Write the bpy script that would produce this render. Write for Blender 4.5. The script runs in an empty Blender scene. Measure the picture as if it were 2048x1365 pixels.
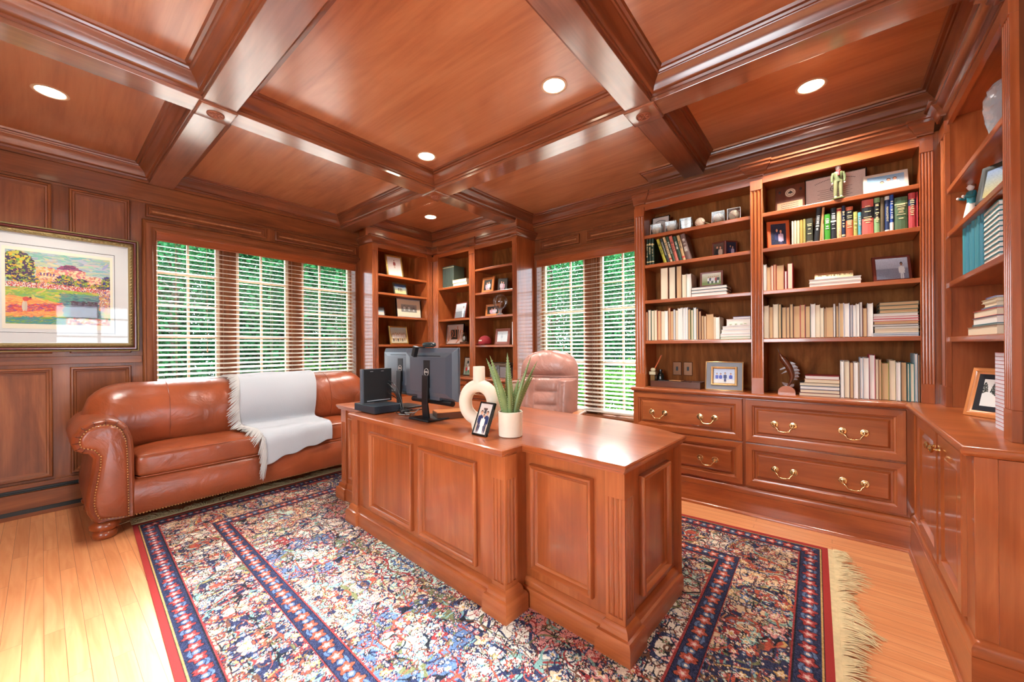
import bpy, bmesh, math, random
import numpy as np
from mathutils import Vector, Matrix, noise as mnoise
PI=math.pi
C=bpy.context.scene.collection
sc=bpy.context.scene
rnd=random.Random(7)
EXPO=0.08; LHI=430; LDOOR=160; LSIDE=90; LSPOT=125; LWORLD=7; LSUN=65; RZ=.006; OPZ=2.2
# ---------------------------------------------------------------- camera
yaw=math.radians(39.45); rol=math.radians(-0.461)
f=Vector((math.cos(yaw),math.sin(yaw),0)); r0=Vector((math.sin(yaw),-math.cos(yaw),0)); u0=Vector((0,0,1))
r2=math.cos(rol)*r0+math.sin(rol)*u0; u2=-math.sin(rol)*r0+math.cos(rol)*u0
cd=bpy.data.cameras.new('camera'); cam=bpy.data.objects.new('camera',cd); C.objects.link(cam)
cd.sensor_width=36; cd.lens=774.0/2048*36; cd.shift_y=12.3/2048; cd.clip_start=.02
cam.matrix_world=Matrix((( r2.x,u2.x,-f.x,0),(r2.y,u2.y,-f.y,0),(r2.z,u2.z,-f.z,1.22),(0,0,0,1)))
sc.camera=cam
# ---------------------------------------------------------------- world, sun, daylight, exposure
w=bpy.data.worlds.new('world'); sc.world=w; w.use_nodes=True
nt=w.node_tree; bg=nt.nodes['Background']; bg.inputs[0].default_value=(.74,.88,1,1); bg.inputs[1].default_value=LWORLD
sc.view_settings.view_transform='Standard'; sc.view_settings.look='None'; sc.view_settings.gamma=1
sc.view_settings.exposure=EXPO
def sun(energy,d,angle,col):
    l=bpy.data.lights.new('sun','SUN'); l.energy=energy; l.angle=math.radians(angle); l.color=col
    o=bpy.data.objects.new('sun',l); C.objects.link(o); o.rotation_euler=Vector(d).to_track_quat('-Z','Y').to_euler()
    o.location=(8,9,9); return o
sun(LSUN,(-.50,-.56,-.80),60,(.94,.98,1))
def area(name,loc,target,sx,sy,power,col,parent=None,spread=180):
    l=bpy.data.lights.new(name,'AREA'); l.shape='RECTANGLE'; l.size=sx; l.size_y=sy; l.energy=power; l.color=col; l.spread=math.radians(spread)
    o=bpy.data.objects.new(name,l); C.objects.link(o); o.location=loc
    o.rotation_euler=(Vector(target)-Vector(loc)).to_track_quat('-Z','Y').to_euler(); return o
# daylight at the glazed front door; the high and side lamps are added
area('added_light_pool',(1.0,-5.36,4.75),(.1,1.6,0),.80,.75,LHI,(.74,.87,1),spread=50)  # added lamp standing in for sofa-window daylight on floor and rug
area('daylight_front_door',(1.3,-5.35,1.35),(1.2,0,1.3),2.2,1.9,LDOOR,(.74,.88,1))
area('added_side_fill',(-1.95,1.0,1.6),(1.5,1.6,1.1),1.4,1.3,LSIDE,(.90,.96,1))  # added fill for bookcase and desk fronts, no such window known
# ---------------------------------------------------------------- colour helpers
def lin(c):
    c=np.asarray(c,float)/255.0
    return np.where(c<=.04045,c/12.92,((c+.055)/1.055)**2.4)
def L3(r,g,b): return tuple(float(x) for x in lin((r,g,b)))+(1.0,)
# ---------------------------------------------------------------- materials
def newmat(name):
    m=bpy.data.materials.new(name); m.use_nodes=True
    return m,m.node_tree,m.node_tree.nodes['Principled BSDF']
def mat(name,c,rough=.5,metal=0,coat=0,spec=.5,bump=0,bscale=60,var=0,vscale=8,trans=0,sheen=0,ior=None,coatr=.15):
    m,nt,b=newmat(name); N=nt.nodes; K=nt.links
    b.inputs['Base Color'].default_value=L3(*c); b.inputs['Roughness'].default_value=rough; b.inputs['Metallic'].default_value=metal
    b.inputs['Coat Weight'].default_value=coat; b.inputs['Coat Roughness'].default_value=coatr; b.inputs['Specular IOR Level'].default_value=spec
    if trans: b.inputs['Transmission Weight'].default_value=trans
    if sheen: b.inputs['Sheen Weight'].default_value=sheen
    if ior: b.inputs['IOR'].default_value=ior
    tc=N.new('ShaderNodeTexCoord')
    if var:
        n=N.new('ShaderNodeTexNoise'); n.inputs['Scale'].default_value=vscale; n.inputs['Detail'].default_value=5
        K.new(tc.outputs['Object'],n.inputs['Vector'])
        mx=N.new('ShaderNodeMix'); mx.data_type='RGBA'
        d=tuple(max(0,x*(1-var)) for x in c); e=tuple(min(255,x*(1+var)) for x in c)
        mx.inputs[6].default_value=L3(*d); mx.inputs[7].default_value=L3(*e)
        K.new(n.outputs['Fac'],mx.inputs[0]); K.new(mx.outputs[2],b.inputs['Base Color'])
    if bump:
        n=N.new('ShaderNodeTexNoise'); n.inputs['Scale'].default_value=bscale; n.inputs['Detail'].default_value=4
        K.new(tc.outputs['Object'],n.inputs['Vector'])
        bp=N.new('ShaderNodeBump'); bp.inputs['Strength'].default_value=bump; bp.inputs['Distance'].default_value=.004
        K.new(n.outputs['Fac'],bp.inputs['Height']); K.new(bp.outputs['Normal'],b.inputs['Normal'])
    return m
def wood(name,c1,c2,c3,axis,rough=.28,coat=.5,sc1=1.0,fig=1.0,bump=.04,cr=.09,spec=.5,cior=1.5):
    m,nt,b=newmat(name); N=nt.nodes; K=nt.links
    tc=N.new('ShaderNodeTexCoord'); oi=N.new('ShaderNodeObjectInfo'); ml=N.new('ShaderNodeMath'); ml.operation='MULTIPLY'; ml.inputs[1].default_value=23.7
    K.new(oi.outputs['Random'],ml.inputs[0]); ad=N.new('ShaderNodeVectorMath'); ad.operation='ADD'
    K.new(tc.outputs['Object'],ad.inputs[0]); K.new(ml.outputs[0],ad.inputs[1])
    def noise(across,along,scale,det,dist):
        mp=N.new('ShaderNodeMapping'); s=[across]*3; s[axis]=along; mp.inputs['Scale'].default_value=s
        K.new(ad.outputs[0],mp.inputs['Vector']); n=N.new('ShaderNodeTexNoise'); n.inputs['Scale'].default_value=scale
        n.inputs['Detail'].default_value=det; n.inputs['Distortion'].default_value=dist; n.inputs['Roughness'].default_value=.6
        K.new(mp.outputs[0],n.inputs['Vector']); return n
    a=noise(5*sc1,.9*sc1,1.0,5,1.5*fig); g=noise(70*sc1,2.2*sc1,1.0,3,.3)
    mix=N.new('ShaderNodeMath'); mix.operation='MULTIPLY_ADD'; mix.inputs[1].default_value=.28; K.new(g.outputs['Fac'],mix.inputs[0])
    m2=N.new('ShaderNodeMath'); m2.operation='MULTIPLY'; m2.inputs[1].default_value=.72; K.new(a.outputs['Fac'],m2.inputs[0]); K.new(m2.outputs[0],mix.inputs[2])
    rp=N.new('ShaderNodeValToRGB'); e=rp.color_ramp.elements; e[0].position=.3; e[0].color=L3(*c1); e[1].position=.7; e[1].color=L3(*c3)
    x=rp.color_ramp.elements.new(.5); x.color=L3(*c2)
    K.new(mix.outputs[0],rp.inputs[0]); K.new(rp.outputs[0],b.inputs['Base Color'])
    b.inputs['Roughness'].default_value=rough; b.inputs['Coat Weight'].default_value=coat; b.inputs['Coat Roughness'].default_value=cr; b.inputs['Specular IOR Level'].default_value=spec; b.inputs['Coat IOR'].default_value=cior
    bp=N.new('ShaderNodeBump'); bp.inputs['Strength'].default_value=bump; bp.inputs['Distance'].default_value=.002
    K.new(g.outputs['Fac'],bp.inputs['Height']); K.new(bp.outputs['Normal'],b.inputs['Normal'])
    return m
def wood3(name,c1,c2,c3,**k): return [wood(name+s,c1,c2,c3,i,**k) for i,s in enumerate(('_grain_x','_grain_y','_grain_z'))]
CH=wood3('cherry',(130,64,32),(162,84,42),(186,106,58))              # furniture
CHC=wood3('ceiling_cherry',(160,94,62),(190,124,84),(208,144,102),rough=.33,coat=1.0,cr=.17,sc1=.5,fig=1.6)
CHM=wood3('crown_cherry',(92,46,24),(122,64,36),(150,84,50),rough=.3,coat=.7,cr=.14,sc1=.8)
CHV=wood3('beam_cherry',(110,60,38),(140,84,58),(164,104,76),rough=.3,coat=1.0,cr=.13,sc1=.6,cior=2.1)
CHD=wood3('panel_cherry',(96,50,26),(126,70,38),(154,92,52),rough=.38,coat=.1,spec=.3)
CHB=wood3('bookcase_back_cherry',(104,56,22),(136,78,34),(168,104,50),rough=.62,coat=.0,spec=.12,sc1=.8,fig=3.0)
LT=wood3('light_oak',(180,104,56),(206,128,72),(222,150,92))
BRW=wood3('dark_walnut',(60,34,24),(84,48,34),(100,60,44))
def floor_mat():
    m,nt,b=newmat('oak_floor'); N=nt.nodes; K=nt.links
    tc=N.new('ShaderNodeTexCoord'); mp=N.new('ShaderNodeMapping'); mp.inputs['Rotation'].default_value=(0,0,PI/2)
    K.new(tc.outputs['Object'],mp.inputs['Vector'])
    br=N.new('ShaderNodeTexBrick'); br.inputs['Scale'].default_value=1; br.inputs['Brick Width'].default_value=1.1; br.inputs['Row Height'].default_value=.058
    br.inputs['Mortar Size'].default_value=.0007; br.inputs['Color1'].default_value=(0,0,0,1); br.inputs['Color2'].default_value=(1,1,1,1); br.inputs['Mortar'].default_value=(.5,.5,.5,1)
    br.offset=.37; K.new(mp.outputs[0],br.inputs['Vector'])
    m1=N.new('ShaderNodeMapping'); m1.inputs['Scale'].default_value=(26,1.6,1); K.new(tc.outputs['Object'],m1.inputs['Vector'])
    av=N.new('ShaderNodeVectorMath'); av.operation='ADD'; K.new(m1.outputs[0],av.inputs[0])
    bm=N.new('ShaderNodeVectorMath'); bm.operation='SCALE'; bm.inputs['Scale'].default_value=9; K.new(br.outputs['Color'],bm.inputs[0]); K.new(bm.outputs[0],av.inputs[1])
    n=N.new('ShaderNodeTexNoise'); n.inputs['Scale'].default_value=1; n.inputs['Detail'].default_value=7; n.inputs['Distortion'].default_value=1.6; K.new(av.outputs[0],n.inputs['Vector'])
    rp=N.new('ShaderNodeValToRGB'); e=rp.color_ramp.elements; e[0].position=.32; e[0].color=L3(212,136,84); e[1].position=.72; e[1].color=L3(230,162,110)
    K.new(n.outputs['Fac'],rp.inputs[0])
    mx=N.new('ShaderNodeMix'); mx.data_type='RGBA'; mx.blend_type='MULTIPLY'; mx.inputs[0].default_value=.35
    rb=N.new('ShaderNodeValToRGB'); e=rb.color_ramp.elements; e[0].color=(.62,.55,.5,1); e[1].color=(1,1,1,1); K.new(br.outputs['Color'],rb.inputs[0])
    K.new(rp.outputs[0],mx.inputs[6]); K.new(rb.outputs[0],mx.inputs[7])
    mm=N.new('ShaderNodeMix'); mm.data_type='RGBA'; mm.inputs[7].default_value=L3(110,58,28); K.new(br.outputs['Fac'],mm.inputs[0]); K.new(mx.outputs[2],mm.inputs[6])
    K.new(mm.outputs[2],b.inputs['Base Color']); b.inputs['Roughness'].default_value=.34; b.inputs['Coat Weight'].default_value=.25; b.inputs['Coat Roughness'].default_value=.25
    return m
FLOOR=floor_mat()
def leather(name,c,rough=.32,ws=5):
    m,nt,b=newmat(name); N=nt.nodes; K=nt.links
    tc=N.new('ShaderNodeTexCoord'); n=N.new('ShaderNodeTexNoise'); n.inputs['Scale'].default_value=3; n.inputs['Detail'].default_value=6; K.new(tc.outputs['Object'],n.inputs['Vector'])
    rp=N.new('ShaderNodeValToRGB'); e=rp.color_ramp.elements; e[0].position=.3; e[0].color=L3(*[x*.8 for x in c]); e[1].position=.75; e[1].color=L3(*[min(255,x*1.15) for x in c])
    K.new(n.outputs['Fac'],rp.inputs[0]); K.new(rp.outputs[0],b.inputs['Base Color'])
    n2=N.new('ShaderNodeTexNoise'); n2.inputs['Scale'].default_value=ws; n2.inputs['Detail'].default_value=3; n2.inputs['Distortion'].default_value=2.5; K.new(tc.outputs['Object'],n2.inputs['Vector'])
    v=N.new('ShaderNodeTexVoronoi'); v.inputs['Scale'].default_value=260; K.new(tc.outputs['Object'],v.inputs['Vector'])
    b1=N.new('ShaderNodeBump'); b1.inputs['Strength'].default_value=.28; b1.inputs['Distance'].default_value=.02; K.new(n2.outputs['Fac'],b1.inputs['Height'])
    b2=N.new('ShaderNodeBump'); b2.inputs['Strength'].default_value=.12; b2.inputs['Distance'].default_value=.001; K.new(v.outputs['Distance'],b2.inputs['Height']); K.new(b1.outputs[0],b2.inputs['Normal'])
    K.new(b2.outputs[0],b.inputs['Normal']); b.inputs['Roughness'].default_value=rough; b.inputs['Coat Weight'].default_value=.15; b.inputs['Coat Roughness'].default_value=.3
    return m
LEA=leather('tan_leather',(146,72,40)); LEC=leather('taupe_leather',(176,128,114),.34,7)
def emis(name,c,s):
    m,nt,b=newmat(name); b.inputs['Emission Color'].default_value=L3(*c); b.inputs['Emission Strength'].default_value=s; b.inputs['Base Color'].default_value=L3(*c); return m
BULB=emis('lamp_lens',(255,238,206),22)
def glass_pane(name,tint=(1,1,1),fac=.07,mul=.5):
    m=bpy.data.materials.new(name); m.use_nodes=True; nt=m.node_tree; N=nt.nodes; K=nt.links; N.remove(N['Principled BSDF'])
    t=N.new('ShaderNodeBsdfTransparent'); t.inputs[0].default_value=tint+(1,); g=N.new('ShaderNodeBsdfGlossy'); g.inputs['Roughness'].default_value=.02
    fr=N.new('ShaderNodeLayerWeight'); fr.inputs[0].default_value=.25; mx=N.new('ShaderNodeMixShader')
    ma=N.new('ShaderNodeMath'); ma.operation='MULTIPLY_ADD'; ma.inputs[1].default_value=mul; ma.inputs[2].default_value=fac; K.new(fr.outputs['Fresnel'],ma.inputs[0])
    K.new(ma.outputs[0],mx.inputs[0]); K.new(t.outputs[0],mx.inputs[1]); K.new(g.outputs[0],mx.inputs[2]); K.new(mx.outputs[0],N['Material Output'].inputs[0])
    return m
PANE=glass_pane('window_glass',fac=.03); ACR=glass_pane('clear_acrylic',(.93,.94,.93),.08)
CRY=mat('cut_crystal',(236,240,246),.06,trans=.72,ior=1.45)
BRASS=mat('polished_brass',(240,214,156),.2,1); BRASSD=mat('antique_brass',(170,132,84),.35,1)
BLK=mat('black_plastic',(14,16,19),.38,spec=.5); BLKG=mat('black_gloss_frame',(12,14,14),.25,coat=.4); DKG=mat('charcoal_plastic',(40,44,50),.42)
WHITE=mat('white_paint',(232,228,220),.5); PLAST=mat('foyer_plaster',(232,222,208),.7)
SLAT=mat('blind_slat',(240,230,218),.3,coat=.2); SASH=mat('sash_wood',(214,186,160),.4)  # orange wood slats; near-white stands in for skylight on them
BLANK=mat('woven_throw',(176,180,184),.9,sheen=.3,bump=.6,bscale=220); FRG=mat('throw_fringe',(188,186,182),.9)
CER=mat('cream_ceramic',(236,222,200),.6,bump=.15,bscale=150,var=.03); SOIL=mat('potting_soil',(70,62,30),.9,bump=.8)
ALOE=mat('aloe_leaf',(112,136,84),.42,var=.25,vscale=9); ALOET=mat('aloe_spines',(196,206,160),.5)
GOLD=mat('gilt_frame',(188,150,84),.35,.75,bump=.5,bscale=120); SILV=mat('silvered_frame',(176,180,184),.35,.6,bump=.3,bscale=80)
GREYW=mat('grey_wash_frame',(120,122,128),.4); PAPER=mat('book_pages',(226,212,184),.75); PAPW=mat('white_book_pages',(236,230,220),.75); PAPT=mat('tan_book_pages',(206,172,128),.8)
FRINGE=mat('rug_fringe_cotton',(206,184,140),.9,var=.12,vscale=40); REDW=mat('rug_edge_red',(158,44,36),.95)
def vcol(name,rough=.5,coat=0,bump=0,bs=300,spec=.5):
    m,nt,b=newmat(name); N=nt.nodes; K=nt.links; a=N.new('ShaderNodeVertexColor'); a.layer_name='Col'; K.new(a.outputs[0],b.inputs['Base Color'])
    b.inputs['Roughness'].default_value=rough; b.inputs['Coat Weight'].default_value=coat; b.inputs['Coat Roughness'].default_value=.05; b.inputs['Specular IOR Level'].default_value=spec
    if bump:
        tc=N.new('ShaderNodeTexCoord'); n=N.new('ShaderNodeTexNoise'); n.inputs['Scale'].default_value=bs; n.inputs['Detail'].default_value=3; K.new(tc.outputs['Object'],n.inputs['Vector'])
        bp=N.new('ShaderNodeBump'); bp.inputs['Strength'].default_value=bump; bp.inputs['Distance'].default_value=.004; K.new(n.outputs['Fac'],bp.inputs['Height']); K.new(bp.outputs[0],b.inputs['Normal'])
    return m
PHOTO=vcol('printed_photo',.35,.3); PRINT=vcol('printed_artwork',.6); RUG=vcol('rug_pile',.95,bump=.6,bs=420,spec=.15)
_mc={}
def cm(c,rough=.55,**k):
    key=(tuple(c),rough)+tuple(k.items())
    if key not in _mc: _mc[key]=mat('colour_%d_%d_%d'%tuple(c),c,rough,**k)
    return _mc[key]
# ---------------------------------------------------------------- mesh builder
class MB:
    def __init__(s): s.v=[];s.f=[];s.m=[]
    def add(s,vs,fs,m=0):
        o=len(s.v); s.v.extend([tuple(v) for v in vs])
        if isinstance(m,int): m=[m]*len(fs)
        for q,k in zip(fs,m): s.f.append(tuple(i+o for i in q)); s.m.append(k)
        return s
    def box(s,x0,x1,y0,y1,z0,z1,m=None):
        if x0>x1:x0,x1=x1,x0
        if y0>y1:y0,y1=y1,y0
        if z0>z1:z0,z1=z1,z0
        if m is None:
            d=(x1-x0,y1-y0,z1-z0); m=d.index(max(d))
        vs=[(x,y,z) for z in (z0,z1) for x,y in ((x0,y0),(x1,y0),(x1,y1),(x0,y1))]
        return s.add(vs,[(3,2,1,0),(4,5,6,7),(0,1,5,4),(1,2,6,5),(2,3,7,6),(3,0,4,7)],m)
    def obox(s,M,hx,hy,hz,m=0):
        vs=[M@Vector((x*hx,y*hy,z*hz)) for z in (-1,1) for x,y in ((-1,-1),(1,-1),(1,1),(-1,1))]
        return s.add(vs,[(3,2,1,0),(4,5,6,7),(0,1,5,4),(1,2,6,5),(2,3,7,6),(3,0,4,7)],m)
    def prism(s,poly,z0,z1,m=0,ax='z'):
        n=len(poly)
        if ax=='z': A=[(x,y,z0) for x,y in poly]; B=[(x,y,z1) for x,y in poly]
        elif ax=='y': A=[(x,z0,y) for x,y in poly]; B=[(x,z1,y) for x,y in poly]
        else: A=[(z0,x,y) for x,y in poly]; B=[(z1,x,y) for x,y in poly]
        return s.add(A+B,[tuple(range(n))[::-1],tuple(range(n,2*n))]+[(i,(i+1)%n,(i+1)%n+n,i+n) for i in range(n)],m)
    def loft(s,rings,m=0,closed=True,cap0=True,cap1=True,ring_closed=False):
        n=len(rings[0]); vs=[p for r in rings for p in r]; fs=[]
        R=len(rings)
        for k in range(R if ring_closed else R-1):
            a=k*n; b=((k+1)%R)*n
            for i in range(n if closed else n-1):
                j=(i+1)%n; fs.append((a+i,a+j,b+j,b+i))
        if cap0 and not ring_closed and closed: fs.append(tuple(range(n))[::-1])
        if cap1 and not ring_closed and closed: fs.append(tuple(range((R-1)*n,R*n)))
        return s.add(vs,fs,m)
    def rloft(s,O,U,V,N,w,h,prof,cap=True,m=None,mc=None):
        O,U,V,N=map(Vector,(O,U,V,N)); ax=lambda q:[abs(x) for x in q].index(max(abs(x) for x in q))
        mu,mv=(ax(U),ax(V)) if m is None else (m,m)
        if mc is None: mc=mv if m is None else m
        rings=[]
        for d,t in prof:
            rings.append([O+U*a+V*b+N*t for a,b in ((d,d),(w-d,d),(w-d,h-d),(d,h-d))])
        vs=[p for r in rings for p in r]; fs=[];ms=[]
        for k in range(len(rings)-1):
            for i in range(4):
                j=(i+1)%4; fs.append((4*k+i,4*k+j,4*k+4+j,4*k+4+i)); ms.append(mu if i%2==0 else mv)
        if cap: fs.append(tuple(range(len(vs)-4,len(vs)))); ms.append(mc)
        return s.add(vs,fs,ms)
    def sweep(s,path,prof,closed=False,m=None,solid=False,caps=True,capz=None):
        n=len(path); P=[Vector(p) for p in path]; off=[]
        for i in range(n):
            a=P[i-1] if (closed or i>0) else None; b=P[(i+1)%n] if (closed or i<n-1) else None
            d1=(P[i]-a).normalized() if a is not None else None; d2=(b-P[i]).normalized() if b is not None else None
            if d1 is None: d1=d2
            if d2 is None: d2=d1
            n1=Vector((-d1.y,d1.x)); n2=Vector((-d2.y,d2.x)); q=(n1+n2).normalized(); off.append(q/max(.2,q.dot(n1)))
        vs=[]; np_=len(prof)
        for i in range(n):
            for d,z in prof: vs.append((P[i].x+off[i].x*d,P[i].y+off[i].y*d,z))
        fs=[];ms=[]
        for i in range(n if closed else n-1):
            j=(i+1)%n; dd=P[j]-P[i]; mm=(0 if abs(dd.x)>abs(dd.y) else 1) if m is None else m
            for k in range(np_ if solid else np_-1):
                l=(k+1)%np_; fs.append((i*np_+k,j*np_+k,j*np_+l,i*np_+l)); ms.append(mm)
        if solid and not closed and caps:
            fs.append(tuple(range(np_))); ms.append(0 if m is None else m); fs.append(tuple(range((n-1)*np_,n*np_))[::-1]); ms.append(0 if m is None else m)
        if capz:
            for k in capz:
                k=k%np_; fs.append(tuple(i*np_+k for i in range(n))); ms.append((1 if m is None else m))
        return s.add(vs,fs,ms)
    def lathe(s,cx,cy,prof,seg=24,m=0,M=None,cap=True):
        rings=[]
        for r,z in prof:
            ring=[Vector((cx+r*math.cos(2*PI*i/seg),cy+r*math.sin(2*PI*i/seg),z)) for i in range(seg)]
            if M is not None: ring=[M@p for p in ring]
            rings.append(ring)
        return s.loft(rings,m,cap0=cap,cap1=cap)
    def tube(s,pts,r,seg=8,m=0,closed=False,cap=True):
        pts=[Vector(p) for p in pts]; n=len(pts); rs=r if isinstance(r,(list,tuple)) else [r]*n; rings=[]; up=None
        for i in range(n):
            if closed: t=(pts[(i+1)%n]-pts[i-1]).normalized()
            else: t=(pts[min(i+1,n-1)]-pts[max(i-1,0)]).normalized()
            if up is None:
                up=Vector((0,0,1)) if abs(t.z)<.9 else Vector((1,0,0))
            a=(up-t*up.dot(t)).normalized(); up=a; b=t.cross(a)
            rings.append([pts[i]+(a*math.cos(2*PI*k/seg)+b*math.sin(2*PI*k/seg))*rs[i] for k in range(seg)])
        return s.loft(rings,m,ring_closed=closed,cap0=cap,cap1=cap)
    def ball(s,c,rx,ry=None,rz=None,seg=14,rg=9,m=0,e=1.0,M=None):
        ry=ry or rx; rz=rz or rx; c=Vector(c); rings=[]
        sg=lambda x:math.copysign(abs(x)**e,x)
        for j in range(1,rg):
            t=-PI/2+PI*j/rg; ring=[]
            for i in range(seg):
                p=2*PI*i/seg; q=Vector((sg(math.cos(t))*sg(math.cos(p))*rx,sg(math.cos(t))*sg(math.sin(p))*ry,sg(math.sin(t))*rz))
                ring.append(c+(M@q if M is not None else q))
            rings.append(ring)
        return s.loft(rings,m)
    def grid(s,fn,nu,nv,m=0,closed_u=False):
        vs=[fn(i/(nu-(0 if closed_u else 1)),j/(nv-1)) for j in range(nv) for i in range(nu)]; fs=[]
        for j in range(nv-1):
            for i in range(nu if closed_u else nu-1):
                k=(i+1)%nu; fs.append((j*nu+i,j*nu+k,(j+1)*nu+k,(j+1)*nu+i))
        return s.add(vs,fs,m)
    def build(s,name,mats,parent=None,bevel=0,smooth=None,sub=0,solid=0,kind=None,loc=None,rot=None,label=None,recalc=True):
        me=bpy.data.meshes.new(name); me.from_pydata(s.v,[],s.f); 
        if not isinstance(mats,(list,tuple)): mats=[mats]
        for m in mats: me.materials.append(m)
        k=len(mats)-1; me.polygons.foreach_set('material_index',[min(x,k) for x in s.m])
        if recalc:
            b=bmesh.new(); b.from_mesh(me); bmesh.ops.recalc_face_normals(b,faces=b.faces); b.to_mesh(me); b.free()
        if smooth: me.polygons.foreach_set('use_smooth',[True]*len(me.polygons)); me.set_sharp_from_angle(angle=math.radians(smooth))
        me.update(); o=bpy.data.objects.new(name,me); C.objects.link(o)
        if parent is not None: o.parent=parent
        if loc is not None: o.location=loc
        if rot is not None: o.rotation_euler=rot
        if bevel:
            q=o.modifiers.new('bevel','BEVEL'); q.width=bevel; q.segments=2; q.limit_method='ANGLE'; q.angle_limit=math.radians(40); q.harden_normals=False
        if solid: q=o.modifiers.new('solid','SOLIDIFY'); q.thickness=solid; q.offset=0
        if sub: q=o.modifiers.new('sub','SUBSURF'); q.levels=sub; q.render_levels=sub
        if kind: o['kind']=kind
        if label: o['label']=label
        return o
def tag(o,label,cat,group=None):
    o['label']=label; o['category']=cat
    if group: o['group']=group
    return o
def thing(name,label,cat,loc=(0,0,0),rz=0,group=None,rot=None):
    o=bpy.data.objects.new(name,None); C.objects.link(o); o.location=loc; o.rotation_euler=rot if rot else (0,0,rz); o.empty_display_size=.05
    return tag(o,label,cat,group)
def struct(mb,name,mats,**k): return mb.build(name,mats,kind='structure',**k)
def colgrid(name,O,U,V,w,h,arr,mat_,parent=None,label=None,pt=False):
    # a flat printed surface; arr is rows (bottom to top) x columns of sRGB
    ny,nx,_=arr.shape; O,U,V=map(Vector,(O,U,V)); u=np.linspace(0,w,nx+1); v=np.linspace(0,h,ny+1)
    gx,gy=np.meshgrid(u,v); co=np.array(O)[None,:]+gx.reshape(-1,1)*np.array(U)+gy.reshape(-1,1)*np.array(V)
    i=np.arange(nx)[None,:]+np.arange(ny)[:,None]*(nx+1); q=np.stack([i,i+1,i+nx+2,i+nx+1],-1).reshape(-1,4)
    me=bpy.data.meshes.new(name); me.from_pydata(co.tolist(),[],q.tolist())
    c=np.ones((ny*nx,4,4)); c[:,:,:3]=lin(arr.reshape(-1,3))[:,None,:]
    if pt:
        cp=np.ones(((ny+1)*(nx+1),4),np.float32); ap=np.pad(arr,((0,1),(0,1),(0,0)),mode='edge'); cp[:,:3]=lin(ap.reshape(-1,3)); a=me.color_attributes.new('Col','FLOAT_COLOR','POINT'); a.data.foreach_set('color',cp.reshape(-1)); c=None
    else: a=me.color_attributes.new('Col','FLOAT_COLOR','CORNER')
    if c is not None: a.data.foreach_set('color',c.reshape(-1).astype(np.float32))
    me.materials.append(mat_); me.update(); o=bpy.data.objects.new(name,me); C.objects.link(o)
    if parent is not None: o.parent=parent
    if label: o['label']=label
    return o
def text(name,body,size,M,mat_,parent=None,ext=.0004):
    cu=bpy.data.curves.new('t','FONT'); cu.body=body; cu.size=size; cu.extrude=ext; cu.align_x='CENTER'; cu.align_y='CENTER'; cu.resolution_u=3
    t=bpy.data.objects.new('t',cu); C.objects.link(t); dg=bpy.context.evaluated_depsgraph_get(); me=bpy.data.meshes.new_from_object(t.evaluated_get(dg)); bpy.data.objects.remove(t)
    me.materials.clear(); me.materials.append(mat_); me.transform(M); o=bpy.data.objects.new(name,me); C.objects.link(o)
    if parent is not None: o.parent=parent
    return o
# ================================================================ THE SETTING
ZB=2.67; ZC=2.805; YA=4.605; XB=3.85; XC=3.55; YC=-.80; XL=-1.7
struct(MB().box(XL-.2,4.0,-.95,4.9,-.06,0,1),'floor',[FLOOR])
struct(MB().box(XL-.2,4.2,-5.4,-.95,-.06,0,1),'floor_foyer',[FLOOR])
struct(MB().box(XL-.2,4.0,-1.0,4.9,ZC,ZC+.06,1),'ceiling',CHC)
# ceiling beams
for i,(x0,x1) in enumerate(((.60,.765),(2.31,2.48))):
    struct(MB().box(x0,x1,-.80,YA-.02,ZB,ZC+.01,1),'trim_%d'%(1+i),CHV,bevel=.002)
for i,(y0,y1) in enumerate(((2.81,2.975),(.815,.97))):
    b=MB()
    for x0,x1 in ((XL,.60),(.765,2.31),(2.48,XB if i==0 else XC+.02)): b.box(x0,x1,y0,y1,ZB,ZC+.01,0)
    struct(b,'trim_%d'%(3+i),CHV,bevel=.002)
# crown inside every coffer (polygons counter-clockwise, interior to the left)
CR=[(0,-.112),(.010,-.112),(.012,-.098),(.020,-.094),(.024,-.084),(.030,-.066),(.042,-.047),(.058,-.035),(.062,-.026),(.070,-.024),(.074,-.014),(.088,-.012),(.095,0)]
CRZ=[(d,ZC+z) for d,z in CR]
cells=[[(XL,2.975),(.60,2.975),(.60,4.575),(XL,4.575)],[(.765,2.975),(2.31,2.975),(2.31,4.575),(.765,4.575)],
 [(2.48,2.975),(3.49,2.975),(3.49,4.30),(2.48,4.30)],[(XL,.97),(.60,.97),(.60,2.81),(XL,2.81)],[(.765,.97),(2.31,.97),(2.31,2.81),(.765,2.81)],
 [(2.48,.97),(3.55,.97),(3.55,1.25),(3.82,1.25),(3.82,2.81),(2.48,2.81)],[(XL,-.78),(.60,-.78),(.60,.815),(XL,.815)],[(.765,-.78),(2.31,-.78),(2.31,.815),(.765,.815)],
 [(2.48,-.535),(3.55,-.535),(3.55,.815),(2.48,.815)]]
for i,c in enumerate(cells):
    struct(MB().sweep(c,CRZ,closed=True),'trim_%d'%(5+i),[CHM[0],CHM[1]],smooth=50)
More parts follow.
